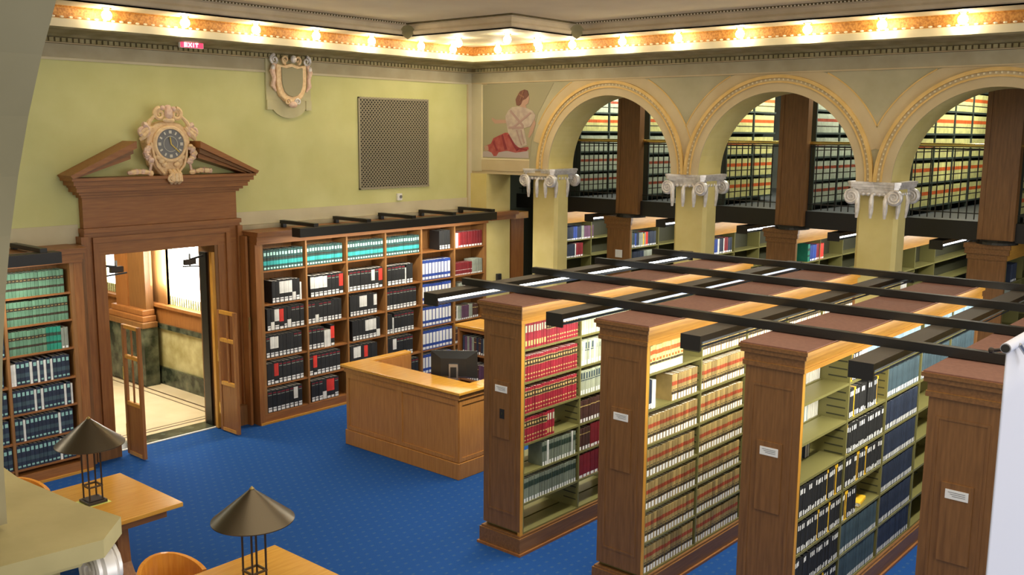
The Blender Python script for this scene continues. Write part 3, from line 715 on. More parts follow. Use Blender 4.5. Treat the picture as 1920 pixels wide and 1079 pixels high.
# rows of a design: (z0, z1, material, 'f' full width or 'c' centre)
DES = {
 'red_law': dict(c='bk_red', h=.262, d=.19, t=.041, rows=[(.10, .14, 'bk_gold', 'c'), (.62, .86, 'bk_blackband', 'f'), (.86, .885, 'bk_gold', 'f'), (.70, .79, 'bk_gold', 'c'), (.60, .62, 'bk_gold', 'f'), (.26, .31, 'bk_gold', 'c')]),
 'red_law_pale': dict(c='bk_red', h=.268, d=.19, t=.041, rows=[(.62, .88, 'bk_pale', 'c'), (.1, .3, 'bk_gold', 'c')]),  # red spine with a pale title block
 'grey_law': dict(c='bk_greygreen', h=.255, d=.19, t=.042, rows=[(.0, .17, 'bk_sticker', 'c'), (.60, .84, 'bk_dkgreen', 'f')]),
 'white_vol': dict(c='bk_white', h=.265, d=.20, t=.03, rows=[(.0, .17, 'bk_sticker', 'c')]),
 'pale_vol': dict(c='bk_pale', h=.27, d=.2, t=.045, rows=[(.02, .2, 'bk_sticker', 'c'), (.62, .8, 'bk_grey', 'c')]),
 'pale_vol2': dict(c='bk_pale', h=.27, d=.2, t=.045, rows=[(.02, .2, 'bk_sticker', 'c'), (.66, .92, 'bk_slate', 'c'), (.58, .62, 'bk_slate', 'f')]),
 'brown_vol': dict(c='bk_brown', h=.25, d=.2, t=.05, rows=[(.02, .18, 'bk_sticker', 'c'), (.72, .76, 'bk_gold', 'f')]),
 'tan_rep': dict(c='bk_tan', h=.255, d=.18, t=.052, rows=[(.02, .24, 'bk_sticker', 'c'), (.25, .34, 'bk_blackband', 'f'), (.34, .40, 'bk_tan2', 'f'), (.58, .73, 'bk_redband', 'f'), (.40, .43, 'bk_blackband', 'c')]),
 'orange_rep': dict(c='bk_lime', h=.255, d=.19, t=.052, rows=[(.0, .26, 'bk_sticker', 'f'), (.29, .38, 'bk_blackband', 'f'), (.42, .52, 'bk_orange', 'c'), (.66, .82, 'bk_orange', 'f')]),
 'journal': dict(c='bk_black', h=.27, d=.215, t=.032, rows=[(.03, .2, 'bk_sticker', 'c'), (.74, .9, 'bk_sticker', 'c')]),
 'journal2': dict(c='bk_black', h=.262, d=.215, t=.034, rows=[(.03, .15, 'bk_sticker', 'c')]),
 'journal_gold': dict(c='bk_yellow', h=.272, d=.22, t=.03, rows=[(.05, .9, 'bk_black', 'c')]),
 'slate_vol': dict(c='bk_slate', h=.275, d=.23, t=.03, rows=[(.03, .2, 'bk_sticker', 'c')]),
 'navy_vol': dict(c='bk_navy', h=.275, d=.225, t=.028, rows=[(.03, .2, 'bk_sticker', 'c')]),
 'ltblue_vol': dict(c='bk_ltblue', h=.27, d=.21, t=.06, rows=[]),
 'teal_digest': dict(c='bk_teal', h=0.3, d=.19, t=0.0525, rows=[(.06, .15, 'bk_dot', 'c'), (.26, .46, 'bk_tealblue', 'f'), (.72, .88, 'bk_dot', 'c'), (.55, .6, 'bk_blackband', 'f')]),
 'navy_digest': dict(c='bk_navy', h=0.288, d=.19, t=0.05, rows=[(.08, .16, 'bk_dotdim', 'c'), (.32, .50, 'bk_slate', 'f'), (.74, .90, 'bk_dotdim', 'c')]),
 'green_law': dict(c='bk_green', h=.285, d=.19, t=.0425, rows=[(.28, .38, 'bk_blackband', 'f'), (.62, .76, 'bk_blackband', 'f'), (.67, .71, 'bk_tan2', 'c')]),
 'green_new': dict(c='bk_green2', h=.288, d=.19, t=.043, rows=[(.28, .38, 'bk_dkgreen', 'f'), (.62, .76, 'bk_dkgreen', 'f')]),
 'black_binder': dict(c='bk_black', h=0.335, d=.24, t=0.076, rows=[(.03, .14, 'bk_sticker', 'c'), (.17, .23, 'bk_sticker', 'c'), (.86, .9, 'bk_red', 'c'), (.78, .81, 'bk_grey', 'c')]),
 'black_binder2': dict(c='bk_black', h=0.33, d=.24, t=0.066, rows=[(.03, .14, 'bk_sticker', 'c'), (.17, .23, 'bk_sticker', 'c')]),
 'black_binder_w': dict(c='bk_black', h=0.335, d=.24, t=0.078, rows=[(.03, .14, 'bk_sticker', 'c'), (.17, .22, 'bk_sticker', 'c'), (.40, .93, 'bk_white', 'f')]),
 'black_binder_r': dict(c='bk_black', h=0.335, d=.24, t=0.074, rows=[(.03, .14, 'bk_sticker', 'c'), (.36, .93, 'bk_scarlet', 'f')]),
 'black_binder_l': dict(c='bk_black', h=0.33, d=.24, t=0.07, rows=[(.03, .40, 'bk_white', 'f')]),
 'blue_binder': dict(c='bk_blue', h=0.34, d=.24, t=0.078, rows=[(.05, .18, 'bk_sticker', 'c'), (.32, .86, 'bk_sticker', 'c')]),
 'dkred_vol': dict(c='bk_red_dk', h=.27, d=.2, t=.07, rows=[(.02, .14, 'bk_sticker', 'c')]),
 'red_small': dict(c='bk_red_dk', h=.22, d=.19, t=.035, rows=[(.02, .12, 'bk_sticker', 'c'), (.4, .44, 'bk_sticker', 'c')]),
 'purple_vol': dict(c='bk_purple', h=.25, d=.2, t=.05, rows=[(.02, .12, 'bk_sticker', 'c')]),
 'grey_vol': dict(c='bk_grey', h=.26, d=.2, t=.045, rows=[(.02, .12, 'bk_sticker', 'c')]),
 'navy_book': dict(c='bk_navy', h=.26, d=.2, t=.045, rows=[(.02, .13, 'bk_sticker', 'c')]),
 'blue_book': dict(c='bk_blue', h=.26, d=.2, t=.06, rows=[(.02, .13, 'bk_sticker', 'c')]),
 'yellow_book': dict(c='bk_yellow', h=.24, d=.2, t=.04, rows=[(.02, .13, 'bk_sticker', 'c')]),
 'red_book': dict(c='bk_scarlet', h=.26, d=.2, t=.04, rows=[(.02, .13, 'bk_sticker', 'c')]),
 'gal_rep': dict(c='bk_lime', h=.30, d=.19, t=.055, rows=[(.30, .36, 'bk_blackband', 'f'), (.55, .74, 'bk_orange', 'f')]),
 'gal_rep2': dict(c='bk_pale', h=.30, d=.19, t=.055, rows=[(.30, .36, 'bk_blackband', 'f'), (.58, .74, 'bk_redband', 'f')]),
}
MC = {}
def book_geo(g, D, t, h, x=0, y=0, z=0):
    c = D['c']; d = D['d']; b = .003
    g.box(x, x+b, y+.003, y+d, z, z+h, c); g.box(x+t-b, x+t, y+.003, y+d, z, z+h, c)
    g.box(x+b, x+t-b, y+.006, y+d-.005, z+.002, z+h-.005, 'bk_page')
    zs = sorted({0.0, 1.0} | {r[0] for r in D['rows']} | {r[1] for r in D['rows']})
    e = min(.2*t, .009)
    xs = [(0, y+.003), (e, y-.002), (t-e, y-.002), (t, y+.003)]
    for i in range(len(zs)-1):
        zm = (zs[i]+zs[i+1])/2; mf = mc = c
        for r in D['rows']:
            if r[0] <= zm <= r[1]:
                mc = r[2]
                if r[3] == 'f': mf = r[2]
        za, zb = z+h*zs[i], z+h*zs[i+1]
        for j, m in ((0, mf), (1, mc), (2, mf)):
            (xa, ya), (xb, yb) = xs[j], xs[j+1]
            g.add([(x+xa, ya, za), (x+xb, yb, za), (x+xb, yb, zb), (x+xa, ya, zb)], [(0, 1, 2, 3)], m)
    g.add([(x, y+.003, z+h), (x+e, y-.002, z+h), (x+t-e, y-.002, z+h), (x+t, y+.003, z+h), (x+t, y+.007, z+h), (x, y+.007, z+h)], [(0, 1, 2, 3, 4, 5)], c)
def book_mesh(des, t, h):
    k = (des, round(t, 3), round(h, 3))
    if k not in MC:
        g = G(); book_geo(g, DES[des], k[1], k[2]); MC[k] = g.mesh(des)
    return MC[k]
NB = [0]; CN = {}
RB = random.Random(11)
KINDN = {'binder': 'binder', 'journal': 'journal_volume', 'digest': 'digest_volume'}
DESC = {'red_law': 'maroon law book with gilt bands', 'red_law_pale': 'red law book with pale bands', 'grey_law': 'grey-green law volume', 'white_vol': 'slim white volume', 'pale_vol': 'pale grey volume',
 'pale_vol2': 'pale volume with dark title block', 'brown_vol': 'dark brown volume', 'tan_rep': 'tan law reporter with red band', 'orange_rep': 'yellow law reporter with orange bands', 'journal': 'black journal with two white stickers',
 'journal2': 'black bound journal with low sticker', 'journal_gold': 'yellow and black bound journal', 'slate_vol': 'slate blue volume', 'navy_vol': 'navy volume with white sticker', 'ltblue_vol': 'light blue volume', 'teal_digest': 'teal digest with round emblem',
 'navy_digest': 'navy digest with round emblem', 'green_law': 'green law book with brown bands', 'green_new': 'bright green law book', 'black_binder': 'black binder with thin red stripe', 'black_binder2': 'black binder with white stickers',
 'black_binder_w': 'black binder with big white label', 'black_binder_r': 'black binder with red label', 'black_binder_l': 'black binder with low white label', 'blue_binder': 'blue binder with white label', 'dkred_vol': 'dark red volume', 'red_small': 'small dark red book',
 'purple_vol': 'dark purple volume', 'grey_vol': 'grey volume with white sticker', 'navy_book': 'navy book with white sticker', 'blue_book': 'blue book with white sticker', 'yellow_book': 'yellow book with white sticker', 'red_book': 'red book with white sticker', 'gal_rep': 'yellow reporter with orange bands', 'gal_rep2': 'pale reporter with red band'}
CATS = {}
for _k, _v in dict(law_book='red_law red_law_pale grey_law green_law green_new dkred_vol brown_vol pale_vol pale_vol2 red_small', law_reporter='tan_rep orange_rep gal_rep gal_rep2', journal_volume='journal journal2 journal_gold',
                 digest_volume='teal_digest navy_digest', bound_volume='slate_vol ltblue_vol', reference_volume='navy_vol').items():
    for _d in _v.split(): CATS[_d] = _k
def put_book(des, x, y, z, t, h, label, group, rotx=0.0, rz=0.0, lean=0.0, name=None):
    me = book_mesh(des, t, h)
    nm = 'binder' if 'binder' in des else CATS.get(des, 'book')
    o = bpy.data.objects.new(name or nm, me)
    o.location = (x, y, z)
    if rz or lean: o.rotation_euler = (0, lean, rz)
    col.objects.link(o)
    tag(o, label, nm.replace('_', ' '), group); NB[0] += 1; CN[nm] = CN.get(nm, 0)+1
    return o
def row(segs, x0, x1, yf, z, where, group, flip=False, jit=.006):
    """segs: list of (design, count or None to fill) or ('gap', metres). Books stand with spines at y=yf."""
    x = x0+.004; i = 0; base = [s for s in segs]
    for sg in base:
        des = sg[0]
        if des == 'gap': x += sg[1]; continue
        n = sg[1]; D = DES[des]; k = 0; cnt = 0
        while (n is None or k < n):
            t = round(D['t']*RB.choice([.92, 1, 1, 1.08]), 3)
            if len(sg) > 2 and x+t > sg[2]: break
            if x+t > x1-.003: break
            h = round(D['h']*RB.choice([.985, 1, 1.0]), 3)
            yy = yf+RB.uniform(0, jit)
            lab = f"{DESC[des]}, {ORD[i]} from left, {where}"
            if flip: put_book(des, x+t, yy, z, t, h, lab, group, rz=PI)
            else: put_book(des, x, yy, z, t, h, lab, group)
            x += t+.0008; k += 1; i += 1
    return x

# ------------------------------------------------------------------ freestanding ranges
XN, XF = 7.24, 12.02
SHZ = [2.15, 1.81, 1.48, 1.165, .85, .53, .22]
UPX = [7.29+.94*k for k in range(6)]
rname = ['first range from the desk', 'second range from the desk', 'third range from the desk', 'rightmost range by the white sheet']
RYC = [6.37, 4.90, 3.43, 1.96]
ROWN = ['top', 'second', 'third', 'fourth', 'fifth', 'sixth', 'bottom']
def make_range(yc, label, hasnote=True):
    t = root('library_range', (XN, yc, 0), label, 'bookcase', 'freestanding double sided wooden bookcase ranges')
    y0, y1 = yc-.25, yc+.25
    # end panel with sunken field, dark oak standing for its weak light
    for (xa, xb) in ((XN, XN+.05), (XF-.05, XF)):
        g = G().box(xa, xb, y0, y1, .24, 2.42, 'oak_dark')
        if xa == XN:
            f0, f1 = y0+.085, y1-.085
            for a in ((f0-.02, f0, .42, 2.26), (f1, f1+.02, .42, 2.26), (f0-.02, f1+.02, .40, .42), (f0-.02, f1+.02, 2.26, 2.28)):
                g.box(xa-.006, xa, *a, 'oak_dark')
            g.box(xa-.014, xa, yc-.11, yc+.11, 1.20, 1.80, 'oak_dark')
        part('end_panel', g, t)
    g = G().box(XN-.02, XF+.02, y0-.02, y1+.02, 2.42, 2.46, 'oak_gold_lit_h').box(XN-.01, XF+.01, y0-.012, y1+.012, 2.46, 2.53, 'oak_gold_lit_h').box(XN-.035, XF+.035, y0-.035, y1+.035, 2.53, 2.57, 'oak_gold_lit_h').box(XN-.05, XF+.05, y0-.05, y1+.05, 2.57, 2.60, 'oak_gold_lit_h')  # gold sides: fixture light put into the wood colour
    g.box(XN-.0215, XN-.0205, y0-.02, y1+.02, 2.42, 2.46, 'oak_dark_h').box(XN-.0115, XN, y0-.0125, y1+.0125, 2.46, 2.53, 'oak_dark_h').box(XN-.0365, XN-.03, y0-.0355, y1+.0355, 2.53, 2.57, 'oak_dark_h').box(XN-.0515, XN-.045, y0-.0505, y1+.0505, 2.57, 2.6005, 'oak_dark_h')  # dark skins on the near end: shade painted over the gold
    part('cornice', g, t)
    g = G().box(XN-.04, XF+.04, y0-.04, y1+.04, 2.60, 2.612, 'range_top'); part('top_board', g, t)
    g = G().box(XN-.03, XF+.03, y0-.03, y1+.03, 0.02, .18, 'oak_dark_h').box(XN-.015, XF+.015, y0-.015, y1+.015, .18, .20, 'oak_dark_h').box(XN-.05, XF+.05, y0-.05, y1+.05, 0, .025, 'oak_red_h')
    part('plinth', g, t)
    part('lit_edge', G().box(XN+.002, XN+.045, y0-.004, y0+.03, .20, 2.42, 'oak_gold'), t)  # panel edge in gold: lamp light painted on it
    for x in UPX: part('upright', B(x, x+.02, y0+.005, y1-.005, .20, 2.42, 'shelf_metal'), t)
    for x in UPX[1:-1]:
        g = G()
        for z in [i*.07+.3 for i in range(30)]:
            g.box(x-.002, x+.022, y0+.03, y0+.20, z, z+.012, 'shelf_dark')
        part('slots', g, t)['kind'] = 'stuff'
    for z in SHZ:
        for k in range(5):
            g = G().box(UPX[k]+.02, UPX[k+1], y0+.008, yc-.012, z-.022, z, 'shelf_metal')
            g.box(UPX[k]+.02, UPX[k+1], yc+.012, y1-.008, z-.022, z, 'shelf_metal')
            part('shelf', g, t)
    if hasnote:
        n = root('notice_card', (XN-.02, yc, 1.685), f'small white notice card on end panel of the {label_of[yc]}', 'notice', 'white notice cards on the range ends')
        part('card', B(XN-.019, XN-.0145, yc-.08, yc+.08, 1.685, 1.755, 'white_paper'), n)
        g = G()
        for q in range(3): g.box(XN-.0205, XN-.019, yc-.06+.0*q, yc+.06-.015*q, 1.735-.014*q, 1.738-.014*q, 'label_ink')
        part('printed_lines', g, n)
    return t
label_of = dict(zip(RYC, rname))
RT = []
rl = ['tall dark oak double sided bookcase filled with maroon law books, nearest the desk', 'tall oak bookcase of tan law reporters, second from the desk', 'tall oak bookcase of black journals, third from the desk', 'tall oak bookcase with plain end panel beside the hanging white sheet']
for yc, l in zip(RYC, rl): RT.append(make_range(yc, l))
RT.append(make_range(RYC[3]-1.47, 'oak bookcase standing behind the white sheet at right', False))
t = root('wall_outlet', (XN-.02, 6.38, 1.41), 'black switch plate below the notice on first bookcase end', 'switch')
part('plate', B(XN-.019, XN-.0145, 6.325, 6.385, 1.41, 1.51, 'plastic_black'), t); part('toggle', B(XN-.026, XN-.019, 6.348, 6.362, 1.45, 1.475, 'shelf_dark'), t)

def rr(ri, si, ki, segs, flip=False):
    yc = RYC[ri]; x0, x1 = UPX[si]+.024, UPX[si+1]-.004
    where = f"{ROWN[ki]} shelf, {['first','second','third','fourth','fifth'][si]} bay, {['first','second','third','rightmost'][ri]} range"
    yf = yc-.235 if not flip else yc+.22
    row(segs, x0, x1, yf, SHZ[ki], where, f"books on the {['first','second','third','rightmost'][ri]} freestanding range", flip)
# range one
rr(0, 0, 0, [('red_law_pale', 8), ('red_law', None)])
for k in (1, 2): rr(0, 0, k, [('red_law', None)])
rr(0, 0, 3, [('red_law', 9), ('red_law_pale', 3)])
rr(0, 0, 4, [('gap', .30), ('grey_law', 2), ('white_vol', 1), ('grey_law', 9), ('white_vol', 1), ('grey_law', None)])
rr(0, 0, 5, [('grey_law', None)])
rr(0, 1, 0, [('pale_vol', None)]); rr(0, 1, 1, [('pale_vol', 1), ('white_vol', 1), ('pale_vol2', 2), ('white_vol', 1), ('pale_vol2', 1), ('white_vol', 1), ('pale_vol', None)])
rr(0, 1, 2, [('pale_vol2', None)]); rr(0, 1, 3, [('brown_vol', None)]); rr(0, 1, 4, [('brown_vol', 4), ('dkred_vol', None)]); rr(0, 1, 5, [('dkred_vol', None)])
# range two
rr(1, 0, 0, [('orange_rep', None, 7.29+.62)])
rr(1, 0, 1, [('navy_vol', 2), ('white_vol', 2), ('gap', .28), ('tan_rep', None)])
for k in range(2, 7): rr(1, 0, k, [('tan_rep', None)])
for k in range(0, 7): rr(1, 1, k, [('tan_rep', None)])
for s in (2, 3, 4): rr(1, s, 0, [('tan_rep', None)])
# range three
yb = RYC[2]
rr(2, 0, 0, [('gap', .44), ('white_vol', None)], True); rr(2, 0, 1, [('gap', .44), ('white_vol', 5), ('ltblue_vol', 1), ('white_vol', None)], True); rr(2, 0, 2, [('gap', .5), ('navy_vol', 2), ('white_vol', 2), ('navy_vol', 3)], True)
def jr(n): 
    s = []
    for i in range(n): s += [('journal', RB.choice([2, 3, 4])), (RB.choice(['journal_gold', 'journal2', 'journal2']), 1 if RB.random() < .6 else 2)]
    return s
for k in (3, 4, 5, 6): rr(2, 0, k, [('journal_gold', 1)]+jr(12) if k != 5 else jr(12))
rr(2, 1, 0, [('journal_gold', 2), ('journal', 6), ('white_vol', 4), ('gap', .02), ('ltblue_vol', None)])
rr(2, 1, 1, [('journal_gold', 1)]+jr(3)+[('gap', .05)]+jr(2))
rr(2, 1, 2, [('journal_gold', 1)]+jr(12)); rr(2, 1, 3, [('journal_gold', 1)]+jr(12)); rr(2, 1, 4, jr(3)); rr(2, 1, 5, [('slate_vol', None)]); rr(2, 1, 6, [('slate_vol', None)])
rr(2, 2, 0, [('ltblue_vol', None)]); rr(2, 2, 1, [('slate_vol', None)])
for k in (2, 3, 4, 5, 6): rr(2, 2, k, [('navy_vol', None)])
for s in (3, 4): rr(2, s, 0, [('ltblue_vol', None)]); rr(2, s, 1, [('slate_vol', None)])
o = put_book('yellow_book', 8.85, RYC[2]-.06, .852, .04, .24, 'yellow book lying flat in a gap low on third range', 'books on the third freestanding range'); o.rotation_euler = (0, R(90), R(8)); o.location = (8.72, RYC[2]-.22, .893)
# range four sliver
rr(3, 0, 0, [('white_vol', 2), ('pale_vol', 8)]); rr(3, 0, 2, [('grey_vol', 8)]); rr(3, 0, 3, [('white_vol', 3), ('navy_vol', 9)]); rr(3, 0, 5, [('navy_vol', 14)])

# ------------------------------------------------------------------ light fixtures and bars
def fixture(x0, x1, yc, zt, label, group, lit=1, power=26, segs=1.28, face=-1, w=.19, side=0.0):
    # face = side (in Y) on which the tubes show below the housing's lip
    t = root('fluorescent_fixture', ((x0+x1)/2, yc, zt), label, 'light fixture', group)
    h = .13; f = face
    Y = lambda q: yc+f*q*w/2          # q=1: tube side, q=-1: other side
    g = G()
    g.prism([(Y(1), zt-.004), (Y(1), zt-.052), (Y(.9), zt-.052), (Y(.9), zt-.02), (Y(-.9), zt-.02), (Y(-.9), zt-.06), (Y(-1), zt-.06), (Y(-1), zt-.004)] if side else
            [(Y(1), zt-.004), (Y(1), zt-.052), (Y(.9), zt-.052), (Y(.9), zt-.02), (Y(-.9), zt-.02), (Y(-.9), zt-h), (Y(-1), zt-h), (Y(-1), zt-.004)], 0, x0, x1, 'black_metal')
    g.box(x0-.002, x0+.02, yc-w/2-.001, yc+w/2+.001, zt-h, zt, 'black_metal'); g.box(x1-.02, x1+.002, yc-w/2-.001, yc+w/2+.001, zt-h, zt, 'black_metal')
    part('housing', g, t)
    part('top_plate', B(x0, x1, yc-w/2, yc+w/2, zt-.004, zt+.001, 'fixture_top'), t)
    n = max(1, int(round((x1-x0)/segs))); L = (x1-x0-.04)/n
    for i in range(n):
        a, b = x0+.04+L*i, x0+L*(i+1)
        part('tube', G().tube([(a+.02, Y(.72), zt-.068), (b-.02, Y(.72), zt-.068)], .015, 10, {1: 'tube_lit', 2: 'tube_dim', 3: 'tube_sheen'}[lit]), t, smooth=True)
        g = G(); pp = [(Y(.95), zt-.088), (Y(.75), zt-.112), (Y(.35), zt-.128), (Y(.35), zt-.124), (Y(.75), zt-.106), (Y(.93), zt-.084)]
        g.prism(pp, 0, a, b, 'louver' if lit == 1 else 'louver_sheen')
        part('reflector', g, t)
    def al(nm, loc, rx, e, sy=.10):
        ld = bpy.data.lights.new(nm, 'AREA'); ld.shape = 'RECTANGLE'; ld.size = x1-x0-.1; ld.size_y = sy; ld.energy = e; ld.color = (1.0, 0.96, 0.84)
        o = bpy.data.objects.new(nm, ld); o.parent = t; o.location = loc; o.rotation_euler = (rx, 0, 0); col.objects.link(o)
    al('tube_light', (0, 0, -h-.014), 0, power*(1-side))
    if side: al('tube_light_side', (0, -f*(w/2+.006), -.095), f*R(-78) if False else -f*R(75), power*side, .05)
    return t
FZ = 2.62
for k, yc in enumerate([7.26, 5.60, 4.13, 2.67]):
    fixture(7.10, 12.3, yc, FZ, ['long black fluorescent fixture left of the first range, tubes brightly lit', 'long black fluorescent fixture between first and second ranges', 'long black fluorescent fixture between second and third ranges', 'long black fluorescent fixture between third and rightmost ranges'][k],
            'long fluorescent fixtures between the ranges', [1, 2, 3, 3][k], 90, side=.14)
for k, xb in enumerate([7.78, 9.0, 10.28, 11.65]):
    solo('support_bar', B(xb-.035, xb+.035, -.4, 7.42, FZ, FZ+.075, 'black_metal'), (xb, 3.5, FZ), f'black bar lying across the range tops, {["nearest the end panels","second from end panels","third from end panels","farthest, beside the columns"][k]}', 'support bar', 'black bars across the ranges')

# ------------------------------------------------------------------ wall bookcases
YB = 11.83
def wall_case(x0, x1, ups, shz, label, right_panel=None, left_ret=True):
    t = root('wall_bookcase', ((x0+x1)/2, 12.1, 0), label, 'bookcase', 'oak bookcases built along the green wall')
    g = G().box(x0, x1, YB-.04, 12.24, 2.68, 2.72, 'oak_red_h').box(x0-.005, x1+.005, YB-.06, 12.24, 2.72, 2.80, 'oak_red_h').box(x0-.02, x1+.02, YB-.10, 12.24, 2.80, 2.85, 'oak_red_h').box(x0-.03, x1+.03, YB-.12, 12.24, 2.85, 2.865, 'oak_red_h')
    part('cornice', g, t)
    part('plinth', G().box(x0+.001, x1-.001, YB-.0, 12.24, 0.0, .145, 'oak_red_h').box(x0, x1, YB-.02, YB, 0, .03, 'oak_gold_lit_h'), t)
    part('back_panel', B(x0, x1, 12.17, 12.2, .145, 2.68, 'oak_mid'), t)  # darker oak paints the shade inside the case
    for i, u in enumerate(ups):
        wd = .05 if i in (0, len(ups)-1) else .032
        a = u-.05 if i == 0 else (u if i == len(ups)-1 else u-wd/2)
        part('upright', B(a, a+wd, YB, 12.17, .145, 2.68, 'oak_mid'), t)
    for z in shz:
        for i in range(len(ups)-1):
            a = ups[i] if i == 0 else ups[i]+.016; b = ups[i+1] if i+1 == len(ups)-1 else ups[i+1]-.016
            part('shelf', B(a, b, YB+.012, 12.17, z-.024, z, 'oak_red_h'), t)
    return t
UB = [8.21, 8.977, 9.76, 10.567, 11.37, 12.17, 12.94]
SB = [2.285, 1.79, 1.385, .983, .573, .152]
t = wall_case(8.08, 13.0, UB, SB, 'long oak wall bookcase of black and blue binders right of the doorway')
part('side_panel', G().box(8.075, 8.16, YB-.005, 12.24, 0, 2.68, 'oak_red'), t)
part('adjustment_strip', G().box(11.387, 11.39, YB+.05, YB+.075, 2.3, 2.66, 'shelf_dark').box(11.387, 11.39, YB+.16, YB+.185, 2.3, 2.66, 'shelf_dark'), t)
part('return_cornice', G().box(13.03, 13.70, 11.74, 11.85, 2.72, 2.80, 'oak_red_h').box(13.03, 13.74, 11.70, 11.85, 2.80, 2.864, 'oak_red_h'), t)
UA = [3.0, 3.80, 4.60, 5.40]
UA = [2.95, 3.75, 4.62, 5.41]
SA = [2.32, 1.98, 1.626, 1.257, .91, .562, .224]
t = wall_case(2.9, 5.56, UA, SA, 'oak wall bookcase of green and navy law books left of the doorway')
part('side_panel', B(5.46, 5.565, YB-.005, 12.24, 0, 2.68, 'oak_red'), t)
part('corner_post', B(5.60, 5.69, 12.0, 12.24, 0, 2.86, 'oak_dark'), t)
t = root('wood_panel', (8.03, 12.1, 0), 'narrow dark oak wall panel between doorway and long bookcase', 'wall panel')
part('panel_board', B(8.0, 8.04, 11.95, 12.08, 0, 2.8, 'oak_red'), t)
part('call_plate', B(8.01, 8.035, 11.935, 11.95, 1.42, 1.62, 'brass_dull'), t)

BR = ['top', 'second', 'third', 'fourth', 'fifth', 'bottom']
def wb(si, ki, segs):
    row(segs, UB[si]+.018, UB[si+1]-.018, YB+.02, SB[ki], f"{BR[ki]} shelf, {['first','second','third','fourth','fifth','sixth'][si]} bay right of door", 'volumes on the long wall bookcase')
for s in range(4): wb(s, 0, [('teal_digest', None)])
def bb(seed, n=11):
    r_ = random.Random(seed); s = []
    for i in range(n): s.append((r_.choice(['black_binder', 'black_binder', 'black_binder2', 'black_binder2', 'black_binder', 'black_binder_w', 'black_binder_l' if r_.random() < .4 else 'black_binder2', 'black_binder_r' if r_.random() < .5 else 'black_binder']), 1))
    return s
spec = {(0, 1): [('gap', .13), ('black_binder2', 2), ('black_binder_w', 3), ('black_binder_l', 1), ('black_binder2', 1), ('white_vol', 1), ('black_binder2', 1)],
 (1, 1): [('gap', .06), ('black_binder_w', 4), ('black_binder', 3), ('black_binder_r', 1), ('black_binder2', 1)],
 (0, 2): [('gap', .03), ('black_binder2', 1), ('black_binder_l', 1), ('black_binder_w', 1), ('black_binder_r', 1), ('black_binder2', 1), ('black_binder_l', 1), ('black_binder', 3)],
 (0, 3): [('black_binder', 1), ('black_binder_w', 2), ('black_binder2', 4), ('black_binder', 2)],
 (0, 4): [('black_binder2', 2), ('black_binder_r', 1), ('black_binder', 7)], (0, 5): [('black_binder', 6), ('black_binder_w', 1), ('black_binder', 1)],
 (1, 2): [('black_binder', 2), ('black_binder_l', 1), ('black_binder', 3), ('black_binder2', 3)],
 (1, 3): [('black_binder', 4), ('white_vol', 4), ('black_binder_r', 1)], (1, 4): [('black_binder', 1), ('black_binder_r', 1), ('black_binder', 6)],
 (1, 5): [('gap', .03), ('black_binder', 3), ('black_binder_l', 1), ('black_binder_r', 2), ('black_binder', 1)],
 (2, 1): [('white_vol', 1), ('black_binder', 6), ('black_binder_w', 1), ('black_binder', 1), ('black_binder_r', 1)],
 (2, 2): [('gap', .04), ('black_binder2', 3), ('black_binder_w', 2), ('black_binder2', 2), ('black_binder_w', 1)],
 (2, 3): [('gap', .08), ('black_binder2', 4), ('black_binder_w', 3), ('black_binder_l', 1)],
 (2, 4): [('gap', .03), ('black_binder2', 1), ('black_binder_w', 2), ('black_binder2', 1), ('black_binder_r', 1), ('black_binder2', 3)],
 (2, 5): [('black_binder2', 9)],
 (3, 1): [('gap', .03), ('black_binder', 5), ('white_vol', 1), ('black_binder2', 2)], (3, 2): [('black_binder', 9)], (3, 3): [('black_binder2', 2), ('white_vol', 1), ('black_binder', 6)],
 (3, 4): [('black_binder2', 2), ('black_binder_w', 1), ('black_binder', 5)], (3, 5): [('gap', .1), ('black_binder', 8)]}
for (s, k), v in spec.items(): wb(s, k, v)
wb(4, 0, [('gap', .42), ('black_binder2', 4)])
for k in (1, 2, 3, 4, 5): wb(4, k, [('blue_binder', None)])
wb(5, 0, [('white_vol', 3), ('red_book', 1), ('dkred_vol', None)]); wb(5, 1, [('red_small', 12), ('grey_vol', None)]); wb(5, 2, [('gap', .1), ('grey_vol', 3), ('white_vol', 3), ('brown_vol', 4)])
wb(5, 3, [('brown_vol', 1), ('white_vol', 1), ('grey_vol', 2), ('purple_vol', 4), ('grey_vol', 2), ('brown_vol', 3)]); wb(5, 4, [('brown_vol', 2), ('white_vol', 2), ('grey_vol', 4), ('purple_vol', 3)]); wb(5, 5, [('ltblue_vol', 2), ('grey_vol', 8)])
def wa(si, ki, segs):
    row(segs, UA[si]+.018, UA[si+1]-.018, YB+.02, SA[ki], f"{ROWN[ki]} shelf, {['third','second','first'][si]} bay left of door", 'volumes on the wall bookcase left of the doorway')
for k in (0, 1): wa(2, k, [('green_law', None)])
wa(2, 2, [('green_law', 10), ('green_new', 4), ('grey_vol', 3)])
wa(2, 3, [('white_vol', 2), ('navy_digest', 3), ('white_vol', 1), ('navy_digest', 1), ('white_vol', 1), ('navy_digest', 1), ('white_vol', 1), ('navy_digest', 1), ('white_vol', 1), ('navy_digest', None)])
wa(2, 4, [('navy_digest', 5), ('white_vol', 1), ('navy_digest', 1), ('white_vol', 1), ('navy_digest', 5), ('white_vol', 1), ('navy_digest', 1), ('white_vol', 1)])
wa(2, 5, [('navy_digest', 2), ('white_vol', 1), ('navy_digest', 8), ('white_vol', 1), ('navy_digest', None)]); wa(2, 6, [('navy_digest', 10), ('white_vol', 1), ('navy_digest', None)])
for k in range(7): wa(1, k, [('green_law' if k < 2 else 'navy_digest', None)] if k not in (1, 2) else [('navy_digest', 18), ('white_vol', 2)])

